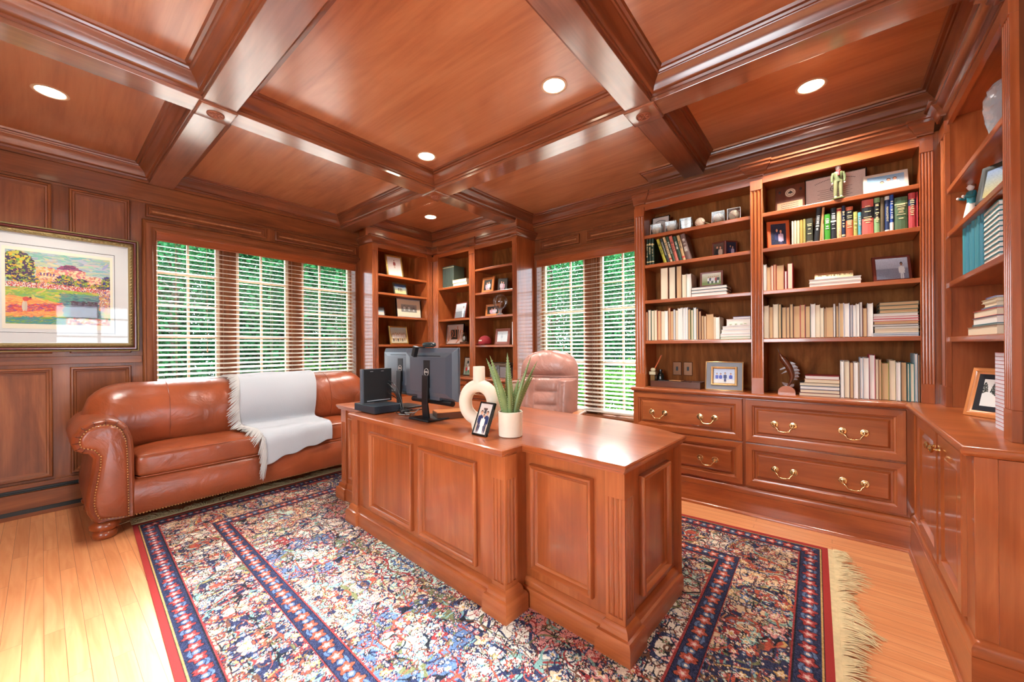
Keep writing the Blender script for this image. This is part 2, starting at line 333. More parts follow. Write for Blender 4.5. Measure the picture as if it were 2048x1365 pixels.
# rosette blocks under the beam crossings
n=20
for x,y in ((.6825,2.8925),(2.395,2.8925),(2.395,.8925)):
    b=MB().rloft((x-.095,y-.095,ZB+.002),(1,0,0),(0,1,0),(0,0,-1),.19,.19,[(0,0),(0,.008),(.006,.014),(.012,.016)])
    b.lathe(x,y,[(.045,ZB-.013),(.045,ZB-.019),(.040,ZB-.022),(.036,ZB-.017),(.0,ZB-.017)],24,3)
    for k in range(8):
        a=k*PI/4; b.ball((x+.02*math.cos(a),y+.02*math.sin(a),ZB-.018),.013,.006,.005,8,6,3,M=Matrix.Rotation(a,3,'Z'))
    b.ball((x,y,ZB-.019),.008,.008,.006,8,6,3)
    struct(b,'trim_%d'%n,CHV+[cm((150,88,62),.4)],smooth=40); n+=1
# walls
def wall_hole(name,axis,pos,th,a0,a1,z1,holes,mats):
    # axis 'y': slab at y=pos..pos+th spanning x a0..a1 ; axis 'x': slab at x=pos..pos+th spanning y
    b=MB(); cur=a0
    def bx(p,q,z,zz):
        if q-p<1e-4 or zz-z<1e-4: return
        if axis=='y': b.box(p,q,pos,pos+th,z,zz,2)
        else: b.box(pos,pos+th,p,q,z,zz,2)
    for h0,h1,hz0,hz1 in holes:
        bx(cur,h0,0,z1); bx(h0,h1,0,hz0); bx(h0,h1,hz1,z1); cur=h1
    bx(cur,a1,0,z1); return struct(b,name,mats)
WA=(.645,2.50,.50,2.27); WB=(1.30,2.755,.47,2.27)
wall_hole('wall_left','y',YA,.20,XL,XB+.2,ZC,[WA],CHD)
wall_hole('wall_back','x',XB,.20,1.25,YA+.2,ZC,[WB],CHD)
struct(MB().box(XC+.003,XB+.2,-1.0,1.25,0,ZC,2),'wall_right',CHD)
wall_hole('wall_front','y',-.95,.14,XL,XC+.05,ZC,[(-1.25,1.15,0,OPZ)],[CHD[2]])  # unseen; jamb and header placed to cut the added light pool
wall_hole('wall_side','x',XL-.12,.12,-1.0,YA+.2,ZC,[(.3,1.7,.9,2.2)],CHD)  # hole added to let the side fill lamp in
b=MB()
for y in (.3,1.0,1.68): b.box(XL-.1,XL-.04,y-.02,y+.03,.9,2.2,0)
for z in (.9,1.55,2.18): b.box(XL-.09,XL-.05,.3,1.7,z-.015,z+.02,0)
struct(b,'window_4',[WHITE])  # made-up window bars in front of the side fill lamp
# foyer behind the camera: plastered, glazed door, high window added for the light pool
wall_hole('wall_foyer','y',-5.3,.12,XL,4.1,5.6,[(.15,3.75,.05,2.35)],[PLAST])
b=MB(); b.box(XL-.12,XL,-5.3,-.95,0,5.6,0); b.box(4.0,4.12,-5.3,-.95,0,5.6,0); b.box(XL,4.1,-.95,-.83,ZC,5.6,0); b.box(XL,4.1,-5.3,-.9,5.6,5.7,0)
struct(b,'wall_foyer_sides',[PLAST])
bpy.data.objects['wall_foyer'].data.materials.clear()
bpy.data.objects.remove(bpy.data.objects['wall_foyer'])
b=MB()
for x0,x1,z0,z1 in ((XL,.2,0,5.6),(.2,.59,2.38,5.6),(.59,1.41,2.38,4.37),(.59,1.41,5.13,5.6),(1.41,2.4,2.38,5.6),(2.4,4.1,0,5.6)): b.box(x0,x1,-5.3,-5.18,z0,z1,0)
struct(b,'wall_foyer',[PLAST])
b=MB()
for x in (.2,.93,1.66,2.36): b.box(x-.03,x+.03,-5.27,-5.2,0,2.38,0)
for z in (.0,.35,.95,1.55,2.0,2.33): b.box(.2,2.38,-5.25,-5.22,z,z+.04,0)
for x in (.59,1.41): b.box(x-.02,x+.02,-5.27,-5.2,4.37,5.13,0)  # bars of the added high window
for z in (4.36,5.10): b.box(.59,1.41,-5.25,-5.22,z,z+.04,0)
struct(b,'window_3',[WHITE])
# unseen cased opening to the foyer, sized to trim the light pool
b=MB(); b.rloft((-1.25,-.808,0),(1,0,0),(0,0,1),(0,1,0),2.40,OPZ,[(-.10,0),(-.10,.02),(-.01,.03),(0,.02),(0,-.15)],cap=False); struct(b,'trim_25',CHD)
# panel mouldings on the walls
PM=[(0,-.002),(0,.016),(.006,.022),(.014,.022),(.020,.012),(.030,.010),(.034,.004),(.046,.002)]
def panelA(b,x0,x1,z0,z1,mc=None): b.rloft((x0,YA-.006,z0),(1,0,0),(0,0,1),(0,-1,0),x1-x0,z1-z0,PM,mc=mc)
def panelB(b,y0,y1,z0,z1): b.rloft((XB-.006,y0,z0),(0,1,0),(0,0,1),(-1,0,0),y1-y0,z1-z0,PM,mc=3)
INLAY=wood('inlay_cherry',(140,84,50),(176,114,72),(200,140,94),2,sc1=2.2)
b=MB()
for x0,x1 in ((-1.15,-.62),(-.53,.052),(.14,.483)):
    panelA(b,x0,x1,.262,1.09); panelA(b,x0,x1,1.20,2.495)
panelA(b,.579,1.51,2.385,2.49,3); panelA(b,1.596,2.52,2.385,2.49,3); struct(b,'trim_26',CHD+[INLAY],smooth=45)
b=MB(); b.box(XL,XB,YA-.006,YA+.005,ZB-.17,ZB-.15,0); b.box(XL,2.48,4.575,YA+.01,ZB,ZC,0); b.box(XL,2.56,4.59,YA+.01,2.52,ZB,0)
b.box(XL,.55,4.585,YA+.01,1.115,1.175,0)
struct(b,'trim_27',CHD,bevel=.003)
b=MB(); panelB(b,1.45,2.072,2.385,2.49); panelB(b,2.165,2.70,2.385,2.49); struct(b,'trim_28',CHD+[INLAY],smooth=45)
b=MB(); b.box(3.82,XB+.01,1.25,2.98,ZB,ZC,1); b.box(3.836,XB+.01,1.25,2.8,2.52,ZB,1); b.box(XC-.002,XC+.02,-.5,1.252,2.45,ZC,1); b.box(XC-.001,3.83,1.245,1.255,2.45,ZC,2); struct(b,'trim_29',CHD,bevel=.002)
# baseboards: the left wall carries a heater slot
b=MB(); b.box(XL,.5,4.56,YA+.01,.02,.175,0); b.box(XL,.5,4.55,4.57,.0,.03,0); b.box(XL,.5,4.575,YA+.01,.205,.24,0); struct(b,'baseboard_left',CHD+[cm((20,22,20),.5)],bevel=.004)
b=MB(); b.box(XL,.5,4.55,4.562,.030,.058,0);b.box(XL,.5,4.585,YA,.178,.186,0); b.box(XL,.5,4.58,YA,.19,.204,0); struct(b,'baseboard_heater_slot',[cm((30,32,28),.5)])
b=MB(); b.box(3.80,XB,1.3,2.8,.02,.17,1); b.box(3.79,XB,1.3,2.8,.0,.03,1); struct(b,'baseboard_back',CHD,bevel=.004)
b=MB(); b.box(XL,-1.25,-.81,-.79,0,.18,0); b.box(XL,XL+.02,-.8,4.56,0,.18,1); struct(b,'baseboard_front',CHD,bevel=.004)
# windows
CAS=[(-.09,0),(-.09,.022),(-.082,.030),(-.070,.030),(-.064,.022),(-.030,.018),(-.022,.026),(-.008,.026),(.0015,.018),(.0015,-.15)]
def window(idx,axis,pos,a0,a1,z0,z1,mull,vert,hor):
    b=MB()
    if axis=='y': b.rloft((a0,pos,z0),(1,0,0),(0,0,1),(0,-1,0),a1-a0,z1-z0,CAS,cap=False)
    else: b.rloft((pos,a0,z0),(0,1,0),(0,0,1),(-1,0,0),a1-a0,z1-z0,CAS,cap=False)
    root=struct(b,'window_%d'%idx,CHD,smooth=45)
    def bx(q,p0,p1,d0,d1,zz0,zz1,m=None):
        if axis=='y': q.box(p0,p1,pos+d0,pos+d1,zz0,zz1,m)
        else: q.box(pos+d0,pos+d1,p0,p1,zz0,zz1,m)
    for m0,m1 in mull:
        q=MB(); bx(q,m0+.02,m1-.02,.07,.17,z0,z1,2); bx(q,m0,m0+.022,.10,.15,z0,z1,2); bx(q,m1-.022,m1,.10,.15,z0,z1,2); q.build('mullion',CHD,root,bevel=.003)
    edges=[a0]+[e for m in mull for e in m]+[a1]
    for k in range(0,len(edges),2):
        e0,e1=edges[k],edges[k+1]; q=MB(); t=.03
        bx(q,e0,e0+t,.12,.16,z0,z1,0); bx(q,e1-t,e1,.12,.16,z0,z1,0); bx(q,e0,e1,.12,.16,z0,z0+t+.02,0); bx(q,e0,e1,.12,.16,z1-t,z1,0)
        for v in vert:
            if e0<v<e1: bx(q,v-.009,v+.009,.13,.155,z0,z1,0)
        for h in hor: bx(q,e0,e1,.131,.154,h-.009,h+.009,0)
        q.build('sash',[SASH],root,bevel=.002)
        q=MB(); bx(q,e0+.01,e1-.01,.142,.145,z0+.01,z1-.01,0); q.build('glass',[PANE],root)
    return root
HOR=[.745,1.04,1.34,1.635,1.93]
wa=window(1,'y',YA,*WA,[(1.135,1.272),(1.774,1.91)],[.893,1.509,2.128],HOR)
wb=window(2,'x',XB,*WB,[(1.985,2.168)],[2.375,1.725],HOR)
q=MB().box(.60,2.52,YA-.05,YA+.02,WA[2]-.035,WA[2],0); q.build('sill',CHD,wa,bevel=.006)
q=MB().box(XB-.05,XB+.02,1.25,2.82,WB[2]-.035,WB[2],1); q.build('sill',CHD,wb,bevel=.006)
q=MB(); q.box(XB+.085,XB+.115,1.74,1.82,.478,.498,0); q.tube([(XB+.09,1.78,.50),(XB+.05,1.76,.505),(XB+.04,1.70,.50)],.008,8); q.build('crank_handle',[cm((226,210,190),.4)],wb,smooth=40)
# blinds
def blind(name,label,axis,pos,a0,a1,z0,z1,depth,tilt):
    if axis=='y': root=thing(name,label,'blind',((a0+a1)/2,pos,z1)); cx=(a0+a1)/2
    else: root=thing(name,label,'blind',(pos,(a0+a1)/2,z1)); cx=(a0+a1)/2
    h=(a1-a0)/2
    def M(c,d,z,rx): # local frame: along, depth outwards, up
        if axis=='y': return Matrix.Translation((c,d,z))@Matrix.Rotation(rx,4,'X')
        return Matrix.Translation((d,-c,z))@Matrix.Rotation(PI/2,4,'Z')@Matrix.Rotation(-rx,4,'X')
    v=MB(); 
    pr=[(0,0),(-.004,.004),(-.004,.012),(0,.016),(0,.066),(-.005,.072),(-.005,.084),(.012,.086),(.012,0)]
    if axis=='y': v.add([(x,-.022+d,-.082+z) for x in (-h,h) for d,z in pr],[tuple(range(9)),tuple(range(9,18))[::-1]]+[(i,(i+1)%9,(i+1)%9+9,i+9) for i in range(9)],0)
    else: v.add([(-.022+d,x,-.082+z) for x in (-h,h) for d,z in pr],[tuple(range(9)),tuple(range(9,18))[::-1]]+[(i,(i+1)%9,(i+1)%9+9,i+9) for i in range(9)],1)
    v.build('valance',CH,root,bevel=.001)
    s=MB(); nz=int((z1-.10-z0-.03)/.0445); zs=[z0+.035+k*.0445-z1 for k in range(nz+1)]
    for z in zs: s.obox(M(0,.035,z,tilt),h-.004,.024,.0014,0)
    s.build('slats',[SLAT],root,kind=None)
    r=MB(); r.obox(M(0,.035,z0+.008-z1,0),h-.004,.026,.009,0); r.build('bottom_rail',[SLAT],root,bevel=.003)
    nl=max(3,int((a1-a0)/.5))
    c=MB()
    for k in range(nl):
        x=-h+.14+(2*h-.28)*k/(nl-1)
        for d in (.012,.058):
            p0=M(x,d,0,0).translation; c.tube([p0+Vector((0,0,-.06)),p0+Vector((0,0,z0-z1+.01))],.0012,4)
    c.build('ladder_cord',[cm((190,160,136),.8)],root)
    for x,l in ((-h+.13,1.42),(-h+.36,1.05)):
        c=MB(); p=M(x,.0,0,0).translation; c.tube([p+Vector((0,0,-.08)),p+Vector((0,0,-l))],.0013,4); c.lathe(p.x,p.y,[(.001,-l+.02),(.006,-l),(.007,-l-.02),(.002,-l-.025)],10); c.build('pull_cord',[cm((196,150,112),.5)],root,smooth=40)
    return root
blind('window_blind','wide slatted wooden blind over the triple window behind the leather sofa','y',YA,WA[0]+.003,WA[1]-.003,.515,2.268,.05,math.radians(17))
blind('window_blind','slatted wooden blind on the double window behind the office chair','x',XB,WB[0]+.003,WB[1]-.003,.50,2.268,.05,math.radians(17))
# ================================================================ BUILT-IN CABINETS
def flute_poly(x0,x1,y0,y1,nf,side='f'):
    # counter-clockwise outline with grooves along the front (y0) edge
    w=x1-x0; r=w/(nf*2.0+1.2)*.82; P=[]
    for k in range(nf):
        cx=x0+w*(k+1)/(nf+1)+(k-(nf-1)/2)*w*.015*2
        for a in range(7):
            t=PI-PI*a/6; P.append((cx+r*math.cos(t),y0+r*math.sin(t)*.8))
    return [(x0,y0)]+P+[(x1,y0),(x1,y1),(x0,y1)]
def pilaster(x0,x1,y0,y1,zb,zt,nf,parent,fb=.11,ft=.07):
    b=MB(); b.box(x0-.0,x1+.0,y0-.002,y1,zb,zb+fb,2); b.prism(flute_poly(x0,x1,y0,y1,nf),zb+fb,zt-ft,2); b.box(x0,x1,y0-.002,y1,zt-ft,zt,2)
    return b.build('pilaster',CH,parent,bevel=.0015)
def bookcase(name,label,loc,rz,width,bays,pils,z0,zt,depth,frz,group=None,sides=(0,0)):
    root=thing(name,label,'bookcase',loc,rz,group)
    for x0,x1,nf in pils: pilaster(x0,x1,0,.022,z0,zt-.01,nf,root)
    for x0,x1,nf in pils: MB().box(x0+.004,x1-.004,.022,depth-.012,z0,zt,2).build('divider',CH,root,bevel=.001)
    b=MB(); b.box(.01,width-.01,depth-.012,depth,z0,zt,2); b.build('back_panel',CHB,root)
    for x0,x1,sh in bays:
        for z in sh:
            q=MB(); q.box(x0-.003,x1+.003,.008,depth-.014,z-.028,z,0); q.build('shelf',CH,root,bevel=.004)
    b=MB(); b.box(0,width,.010,.03,zt-.035,zt+.10,0); b.box(0,width,.03,depth,zt,zt+.02,0); b.build('header',CH,root)
    b=MB(); zc=zt+.015
    path=[(width,.03)]
    for x0,x1,nf in reversed(pils):
        if x1<width-.001: path+=[(x1+.006,.010),(x1+.006,-.010)]
        else: path+=[(width+.004,-.010)] if False else [(width,-.010)]
        if x0>.001: path+=[(x0-.006,-.010),(x0-.006,.010)]
        else: path+=[(0,-.010)]
    path+=[(0,.03)]
    if sides[1]: path[0]=(width,sides[1]); path[1]=(width,-.010)
    if sides[0]: path[-1]=(0,sides[0])
    pr=[(-.005,zc),(.004,zc),(.008,zc+.012),(.018,zc+.018),(.024,zc+.034),(.040,zc+.052),(.046,zc+.056),(.046,zc+.072),(.054,zc+.076),(.054,zc+.088),(-.005,zc+.088)]
    b.sweep(path[0 if sides[1] else 1:None if sides[0] else -1],pr,solid=True); b.build('cornice',[CHM[0],CHM[1]],root,smooth=45)
    if frz:
        b=MB(); b.box(0,width,frz[0],frz[0]+.02,zc+.06,ZC,0); b.build('frieze',CH,root)
    return root
Z1=[2.155,1.905,1.605,1.266]
bkB=bookcase('bookcase','tall two-bay cherry bookcase full of books above the brass-handled drawers','bx' and (3.24,1.295,0),-PI/2,1.755,[(.085,.855,Z1),(.93,1.70,Z1)],[(0,.085,3),(.855,.93,3),(1.70,1.755,4)],.876,2.405,.30,None)
bkC=bookcase('bookcase','cherry bookcase at the far right edge with crystal vase and teal booklets',(3.205,-.484,0),PI,1.075,[(.09,.995,[2.057,1.82,1.55,1.256])],[(-.105,.09,2),(.995,1.075,4)],.876,2.44,.30,None)
MB().box(1.755,1.785,.03,.29,.8765,2.44,2).build('corner_stile',CH,bkB)
b=MB(); b.box(1.055,1.075,.02,.30,.876,ZC-.02,2); b.box(0,1.075,.05,.06,2.5,ZC-.01,0); b.build('side_panel',CHD,bkC,bevel=.002)
bkA=bookcase('corner_bookcase','single-bay cherry bookcase with framed photos right of the triple window',(2.56,4.30,0),0,.925,[(.08,.83,[2.148,1.918,1.628,1.266])],[(0,.08,3),(.83,.925,3)],.846,2.50,.30,None,sides=(.30,0))
b=MB(); b.box(.001,.018,.023,.305,.8465,2.52,2); b.box(-.08,.93,.0,.02,2.59,ZC,0); b.box(.0012,.018,.021,.30,2.59,ZC-.001,2); b.build('side_panel',CH,bkA,bevel=.002)
bkD=bookcase('corner_bookcase','two-bay cherry bookcase with crystal globe and red cap left of the double window',(3.49,4.30,0),-PI/2,1.51,[(.115,.72,[2.04,1.605,1.262]),(.825,1.44,[2.21,1.908,1.61,1.25])],[(0,.115,4),(.72,.825,3),(1.44,1.51,3)],.846,2.50,.36,None,sides=(0,.36))
b=MB(); b.box(1.492,1.509,.023,.365,.8465,2.52,2); b.box(0,1.51,.0,.02,2.59,ZC,0); b.box(1.49,1.5088,.021,.36,2.59,ZC-.001,2); b.build('side_panel',CH,bkD,bevel=.002)
DP=[(0,-.004),(0,.017),(.002,.020),(.040,.020),(.044,.014),(.052,.012),(.056,.003),(.066,.003),(.076,.014),(.079,.015)]
def handle(b,x,y,z):
    R=Matrix.Translation((x,y,z))@Matrix.Rotation(PI/2,4,'X')
    for s in (-.052,.052):
        Q=Matrix.Translation((x+s,y,z))@Matrix.Rotation(PI/2,4,'X')
        b.lathe(0,0,[(.023,-.001),(.023,.002),(.020,.004),(.016,.003),(.008,.006),(.006,.014),(.002,.017)],16,0,M=Q)
    pts=[(x-.052,y-.012,z),(x-.050,y-.018,z-.012),(x-.036,y-.022,z-.026),(x-.030,y-.024,z-.040),(x-.014,y-.025,z-.044),(x,y-.025,z-.045)]
    pts+= [(2*x-p[0],p[1],p[2]) for p in pts[-2::-1]]
    b.tube(pts,[.003,.0035,.004,.003,.0045,.005,.0045,.003,.004,.0035,.003],8)
def knob(b,x,y,z):
    Q=Matrix.Translation((x,y,z))@Matrix.Rotation(PI/2,4,'X'); b.lathe(0,0,[(.011,0),(.011,.002),(.005,.005),(.005,.014),(.014,.019),(.017,.026),(.012,.032),(.003,.034)],16,0,M=Q)
def drawer(root,x0,x1,z0,z1,hs):
    b=MB(); b.rloft((x0,0,z0),(1,0,0),(0,0,1),(0,-1,0),x1-x0,z1-z0,DP,mc=0); d=b.build('drawer',CH,root)
    for hx in hs: q=MB(); handle(q,hx,-.015,(z0+z1)/2-.006); q.build('bail_handle',[BRASS],d,smooth=50,label='brass bail handle')
def plinth(b,path,zt=.205,prj=.016):
    b.sweep(path,[(-.02,0),(prj+.012,0),(prj+.012,.010),(prj+.004,.020),(prj,.022),(prj,zt-.055),(prj-.003,zt-.053),(prj,zt-.051),(prj,zt-.028),(prj-.004,zt-.016),(.002,zt-.004),(-.02,zt)],solid=True)
# right-hand base: drawers
rt=thing('drawer_cabinet','low cherry base cabinet with four brass-handled drawers under the right-hand bookcase','cabinet',(3.228,1.31,0),-PI/2)
b=MB(); b.box(0,1.692,0,.318,.0,.841,2); b.build('body',CH,rt)
b=MB(); plinth(b,[(1.672,0),(0,0)]); b.build('plinth',[CH[0],CH[1]],rt,smooth=40)
for z0,z1 in ((.528,.832),(.216,.516)):
    drawer(rt,.008,.815,z0,z1,(.214,.583)); drawer(rt,.835,1.650,z0,z1,(1.061,1.417))
rt=thing('door_cabinet','low cherry base cabinet with two brass-knobbed doors at the right edge','cabinet',(3.21,-.375,0),PI)
b=MB(); b.box(0,1.225,0,.41,.0,.841,2); b.box(1.13,1.2262,-.006,.05,.205,.8405,2); b.rloft((.04,-.001,.24),(1,0,0),(0,0,1),(0,-1,0),.18,.59,[(0,0),(0,.006),(.008,.010),(.016,.004),(.03,.002)]); b.build('body',CH,rt,bevel=.002)
b=MB(); b.box(1.2255,1.234,.045,.40,.225,.84,2); b.build('side_panel',CH,rt)
b=MB(); plinth(b,[(1.235,.42),(1.235,0),(0,0)],.235,.02); b.build('plinth',[CH[0],CH[1]],rt,smooth=40)
for x0,x1,kx in ((.25,.712,.69),(.752,1.13,.775)):
    b=MB(); b.rloft((x0,0,.25),(1,0,0),(0,0,1),(0,-1,0),x1-x0,.585,[(0,-.004),(0,.017),(.002,.020),(.052,.020),(.058,.012),(.064,.004),(.074,.004),(.088,.014),(.091,.015)],mc=2); d=b.build('door',CH,rt)
    q=MB(); knob(q,kx,-.02,.765); q.build('knob',[BRASS],d,smooth=50,label='round brass knob')
EDG=[(.03,0),(.012,0),(.006,.004),(.002,.010),(0,.018),(.001,.027),(.006,.033),(.012,.035)]
def slab(name,poly,z0,label,cat='countertop'):
    b=MB(); b.sweep(poly,[(d,z0+z) for d,z in EDG],closed=True,capz=(0,-1)); return tag(b.build(name,[CH[0],CH[1]],smooth=35),label,cat)
slab('countertop',[(3.188,1.318),(3.188,-.335),(1.965,-.335),(1.965,-.797),(3.55,-.797),(3.55,1.318)],.841,'L-shaped cherry counter under the right-hand bookcases')
slab('countertop',[(2.56,4.60),(2.56,4.14),(3.345,4.14),(3.345,2.772),(3.849,2.772),(3.849,4.60)],.810,'L-shaped cherry counter under the far corner bookcases')
rt=thing('corner_drawer_cabinet','cherry base cabinet with drawers under the corner shelves behind the monitors','cabinet',(3.375,4.28,0),-PI/2)
b=MB(); b.box(0,1.49,0,.47,0,.8095,2); b.box(-.31,.10,-.79,-.001,0,.8095,2); b.box(0,.3,-.79,-.0,.0,.81,2) if False else None; b.build('body',CH,rt)
b=MB(); plinth(b,[(1.49,0),(.12,0)]); b.build('plinth',[CH[0],CH[1]],rt,smooth=40)
for z0,z1 in ((.60,.80),(.40,.59),(.215,.39)):
    drawer(rt,.13,.79,z0,z1,(.46,)); drawer(rt,.81,1.47,z0,z1,(.97,1.30))
# picture light switches on the bookcase back
for y,l in ((1.034,'left'),(.945,'right')):
    t=thing('light_switch','%s of the two bronze switch plates on the bookcase back'%l,'switch',(3.526,y,1.022),-PI/2,'switch plates')
    b=MB(); b.rloft((-.036,0,-.058),(1,0,0),(0,0,1),(0,-1,0),.072,.116,[(0,.0),(0,.003),(.004,.006)],m=0); b.build('plate',[mat('bronze_plate',(128,88,64),.35,.8)],t)
    b=MB(); b.box(-.005,.005,-.016,-.004,-.012,.012,0); b.box(-.009,.009,-.007,-.005,-.018,.018,0); b.build('toggle',[BLK],t)
# ================================================================ DESK
dk=thing('executive_desk','large cherry pedestal desk with panelled front and fluted corners on the rug','desk',(1.395,.60,RZ),math.radians(-3))
def dtop(z0,inset):
    i=inset; return [(i,i),(.67-i,i),(.76-i,.18),(.83-i,.42),(.86-i,.75),(.87-i,1.27),(.86-i,1.79),(.83-i,2.12),(.76-i,2.36),(.67-i,2.535-i),(i,2.535-i),(i,2.02-i),(-.135+i,2.02-i),(-.135+i,.515+i),(i,.515+i)][::1]
P=dtop(0,0); P=[(x,y) for x,y in P]
b=MB(); b.sweep(P,[(.05,.722),(.014,.722),(.012,.730),(.006,.734),(.004,.742),(0,.748),(0,.754),(.004,.759),(.010,.760)],closed=True,capz=(0,-1)); b.build('desktop',[CH[1],CH[1]],dk,smooth=35)
b=MB(); b.box(.05,.62,.035,.60,.02,.723,2); b.box(.05,.62,1.935,2.50,.02,.723,2); b.box(-.095,.08,.535,2.0,.02,.723,2); b.box(.06,.80,.60,1.94,.64,.72,1)
b.build('body',CH,dk)
DM=[(0,-.002),(0,.016),(.005,.024),(.013,.026),(.020,.020),(.024,.010),(.032,.007),(.036,.001)]
def dpan(O,U,N,w,h): q=MB(); q.rloft(O,U,(0,0,1),N,w,h,DM,mc=2); q.build('raised_panel',CH,dk,smooth=40)
for y0,y1 in ((.72,1.197),(1.265,1.765)): dpan((-.095,y0,.155),(0,1,0),(-1,0,0),y1-y0,.505)
dpan((.05,.165,.17),(0,1,0),(-1,0,0),.335,.495); dpan((.05,2.045,.17),(0,1,0),(-1,0,0),.335,.495); dpan((.19,.035,.17),(1,0,0),(0,-1,0),.31,.50); dpan((.19,2.50,.17),(1,0,0),(0,1,0),.31,.50)
def post(x0,x1,y0,y1,faces):
    # square corner post with flutes on the listed faces
    b=MB(); b.box(x0,x1,y0,y1,.02,.145,2); b.box(x0,x1,y0,y1,.615,.723,2)
    P=[]; nf=3; r=(x1-x0)/9.5
    def edge(p,q,fl):
        p=Vector(p);q=Vector(q); d=(q-p).normalized(); n=Vector((-d.y,d.x)); Lg=(q-p).length; out=[tuple(p)]
        if fl:
            for k in range(nf):
                c=p+d*Lg*(k+1)/(nf+1)
                for a in range(7): t=PI-PI*a/6; w=c+d*r*math.cos(t)+n*r*math.sin(t)*.9; out.append((w.x,w.y))
        return out
    cs=[(x0,y0),(x1,y0),(x1,y1),(x0,y1)]
    for k,fc in enumerate(('y0','x1','y1','x0')): P+=edge(cs[k],cs[(k+1)%4],fc in faces)
    b.prism(P,.145,.615,2); b.build('fluted_pilaster',CH,dk,bevel=.001)
PR=[(-.02,0),(.034,0),(.034,.070),(.028,.084),(.018,.088),(.016,.100),(.010,.116),(.002,.124),(-.02,.124)]
NP=[(-d,z) for d,z in PR][::-1]
def ply(path,closed,k=0): 
    b=MB(); b.sweep(path,[(d-(k if d<0 else 0),z) for d,z in NP],closed=closed,solid=True); b.build('plinth',[CH[0],CH[1]],dk,smooth=40)
ply([(.05,.035),(.62,.035),(.62,.6),(.10,.6),(.08,.535),(-.095,.535),(-.095,2.0),(.08,2.0),(.10,1.935),(.62,1.935),(.62,2.5),(.05,2.5),(.05,2.0),(-.095,2.0)][:2],False)
ply([(-.095,2.0),(-.095,.535)],False); ply([(.05,.535),(.05,.035)],False); ply([(.05,2.5),(.05,2.0)],False); ply([(.62,2.5),(.05,2.5)],False)
for x0,y0,fc in ((-.112,.522,('x0','y0')),(-.112,1.928,('x0','y1')),(.034,.020,('x0','y0')),(.034,2.430,('x0','y1'))):
    post(x0,x0+.085,y0,y0+.085,fc); ply([(x0,y0),(x0+.085,y0),(x0+.085,y0+.085),(x0,y0+.085)],True)
for yy,s in ((.07,1),(2.465,-1)):
    b=MB(); M=Matrix.Translation((.615,yy,0))@Matrix.Rotation(s*PI/4,4,'Z'); b.v=[]; pl=flute_poly(-.045,.045,-.045,.045,3); n_=len(pl)
    for z0,z1,pp in ((.02,.145,[(-.045,-.045),(.045,-.045),(.045,.045),(-.045,.045)]),(.145,.615,pl),(.615,.723,[(-.045,-.045),(.045,-.045),(.045,.045),(-.045,.045)])):
        pp=[(x,y*s) for x,y in pp]; q=MB().prism(pp,z0,z1,2); b.add([M@Vector(v) for v in q.v],q.f,2)
    b.build('fluted_pilaster',CH,dk,bevel=.001)
# drawers facing the chair
for y0 in (.06,1.96):
    for z0,z1 in ((.14,.40),(.41,.55),(.56,.70)):
        b=MB(); b.rloft((.62,y0,z0),(0,1,0),(0,0,1),(1,0,0),.50,z1-z0,DP,mc=1); d=b.build('drawer',CH,dk,smooth=30)
        q=MB(); handle(q,0,0,0); M=Matrix.Translation((.635,y0+.25,(z0+z1)/2))@Matrix.Rotation(PI/2,4,'Z'); q.v=[tuple(M@Vector(v)) for v in q.v]; q.build('bail_handle',[BRASS],d,smooth=50)
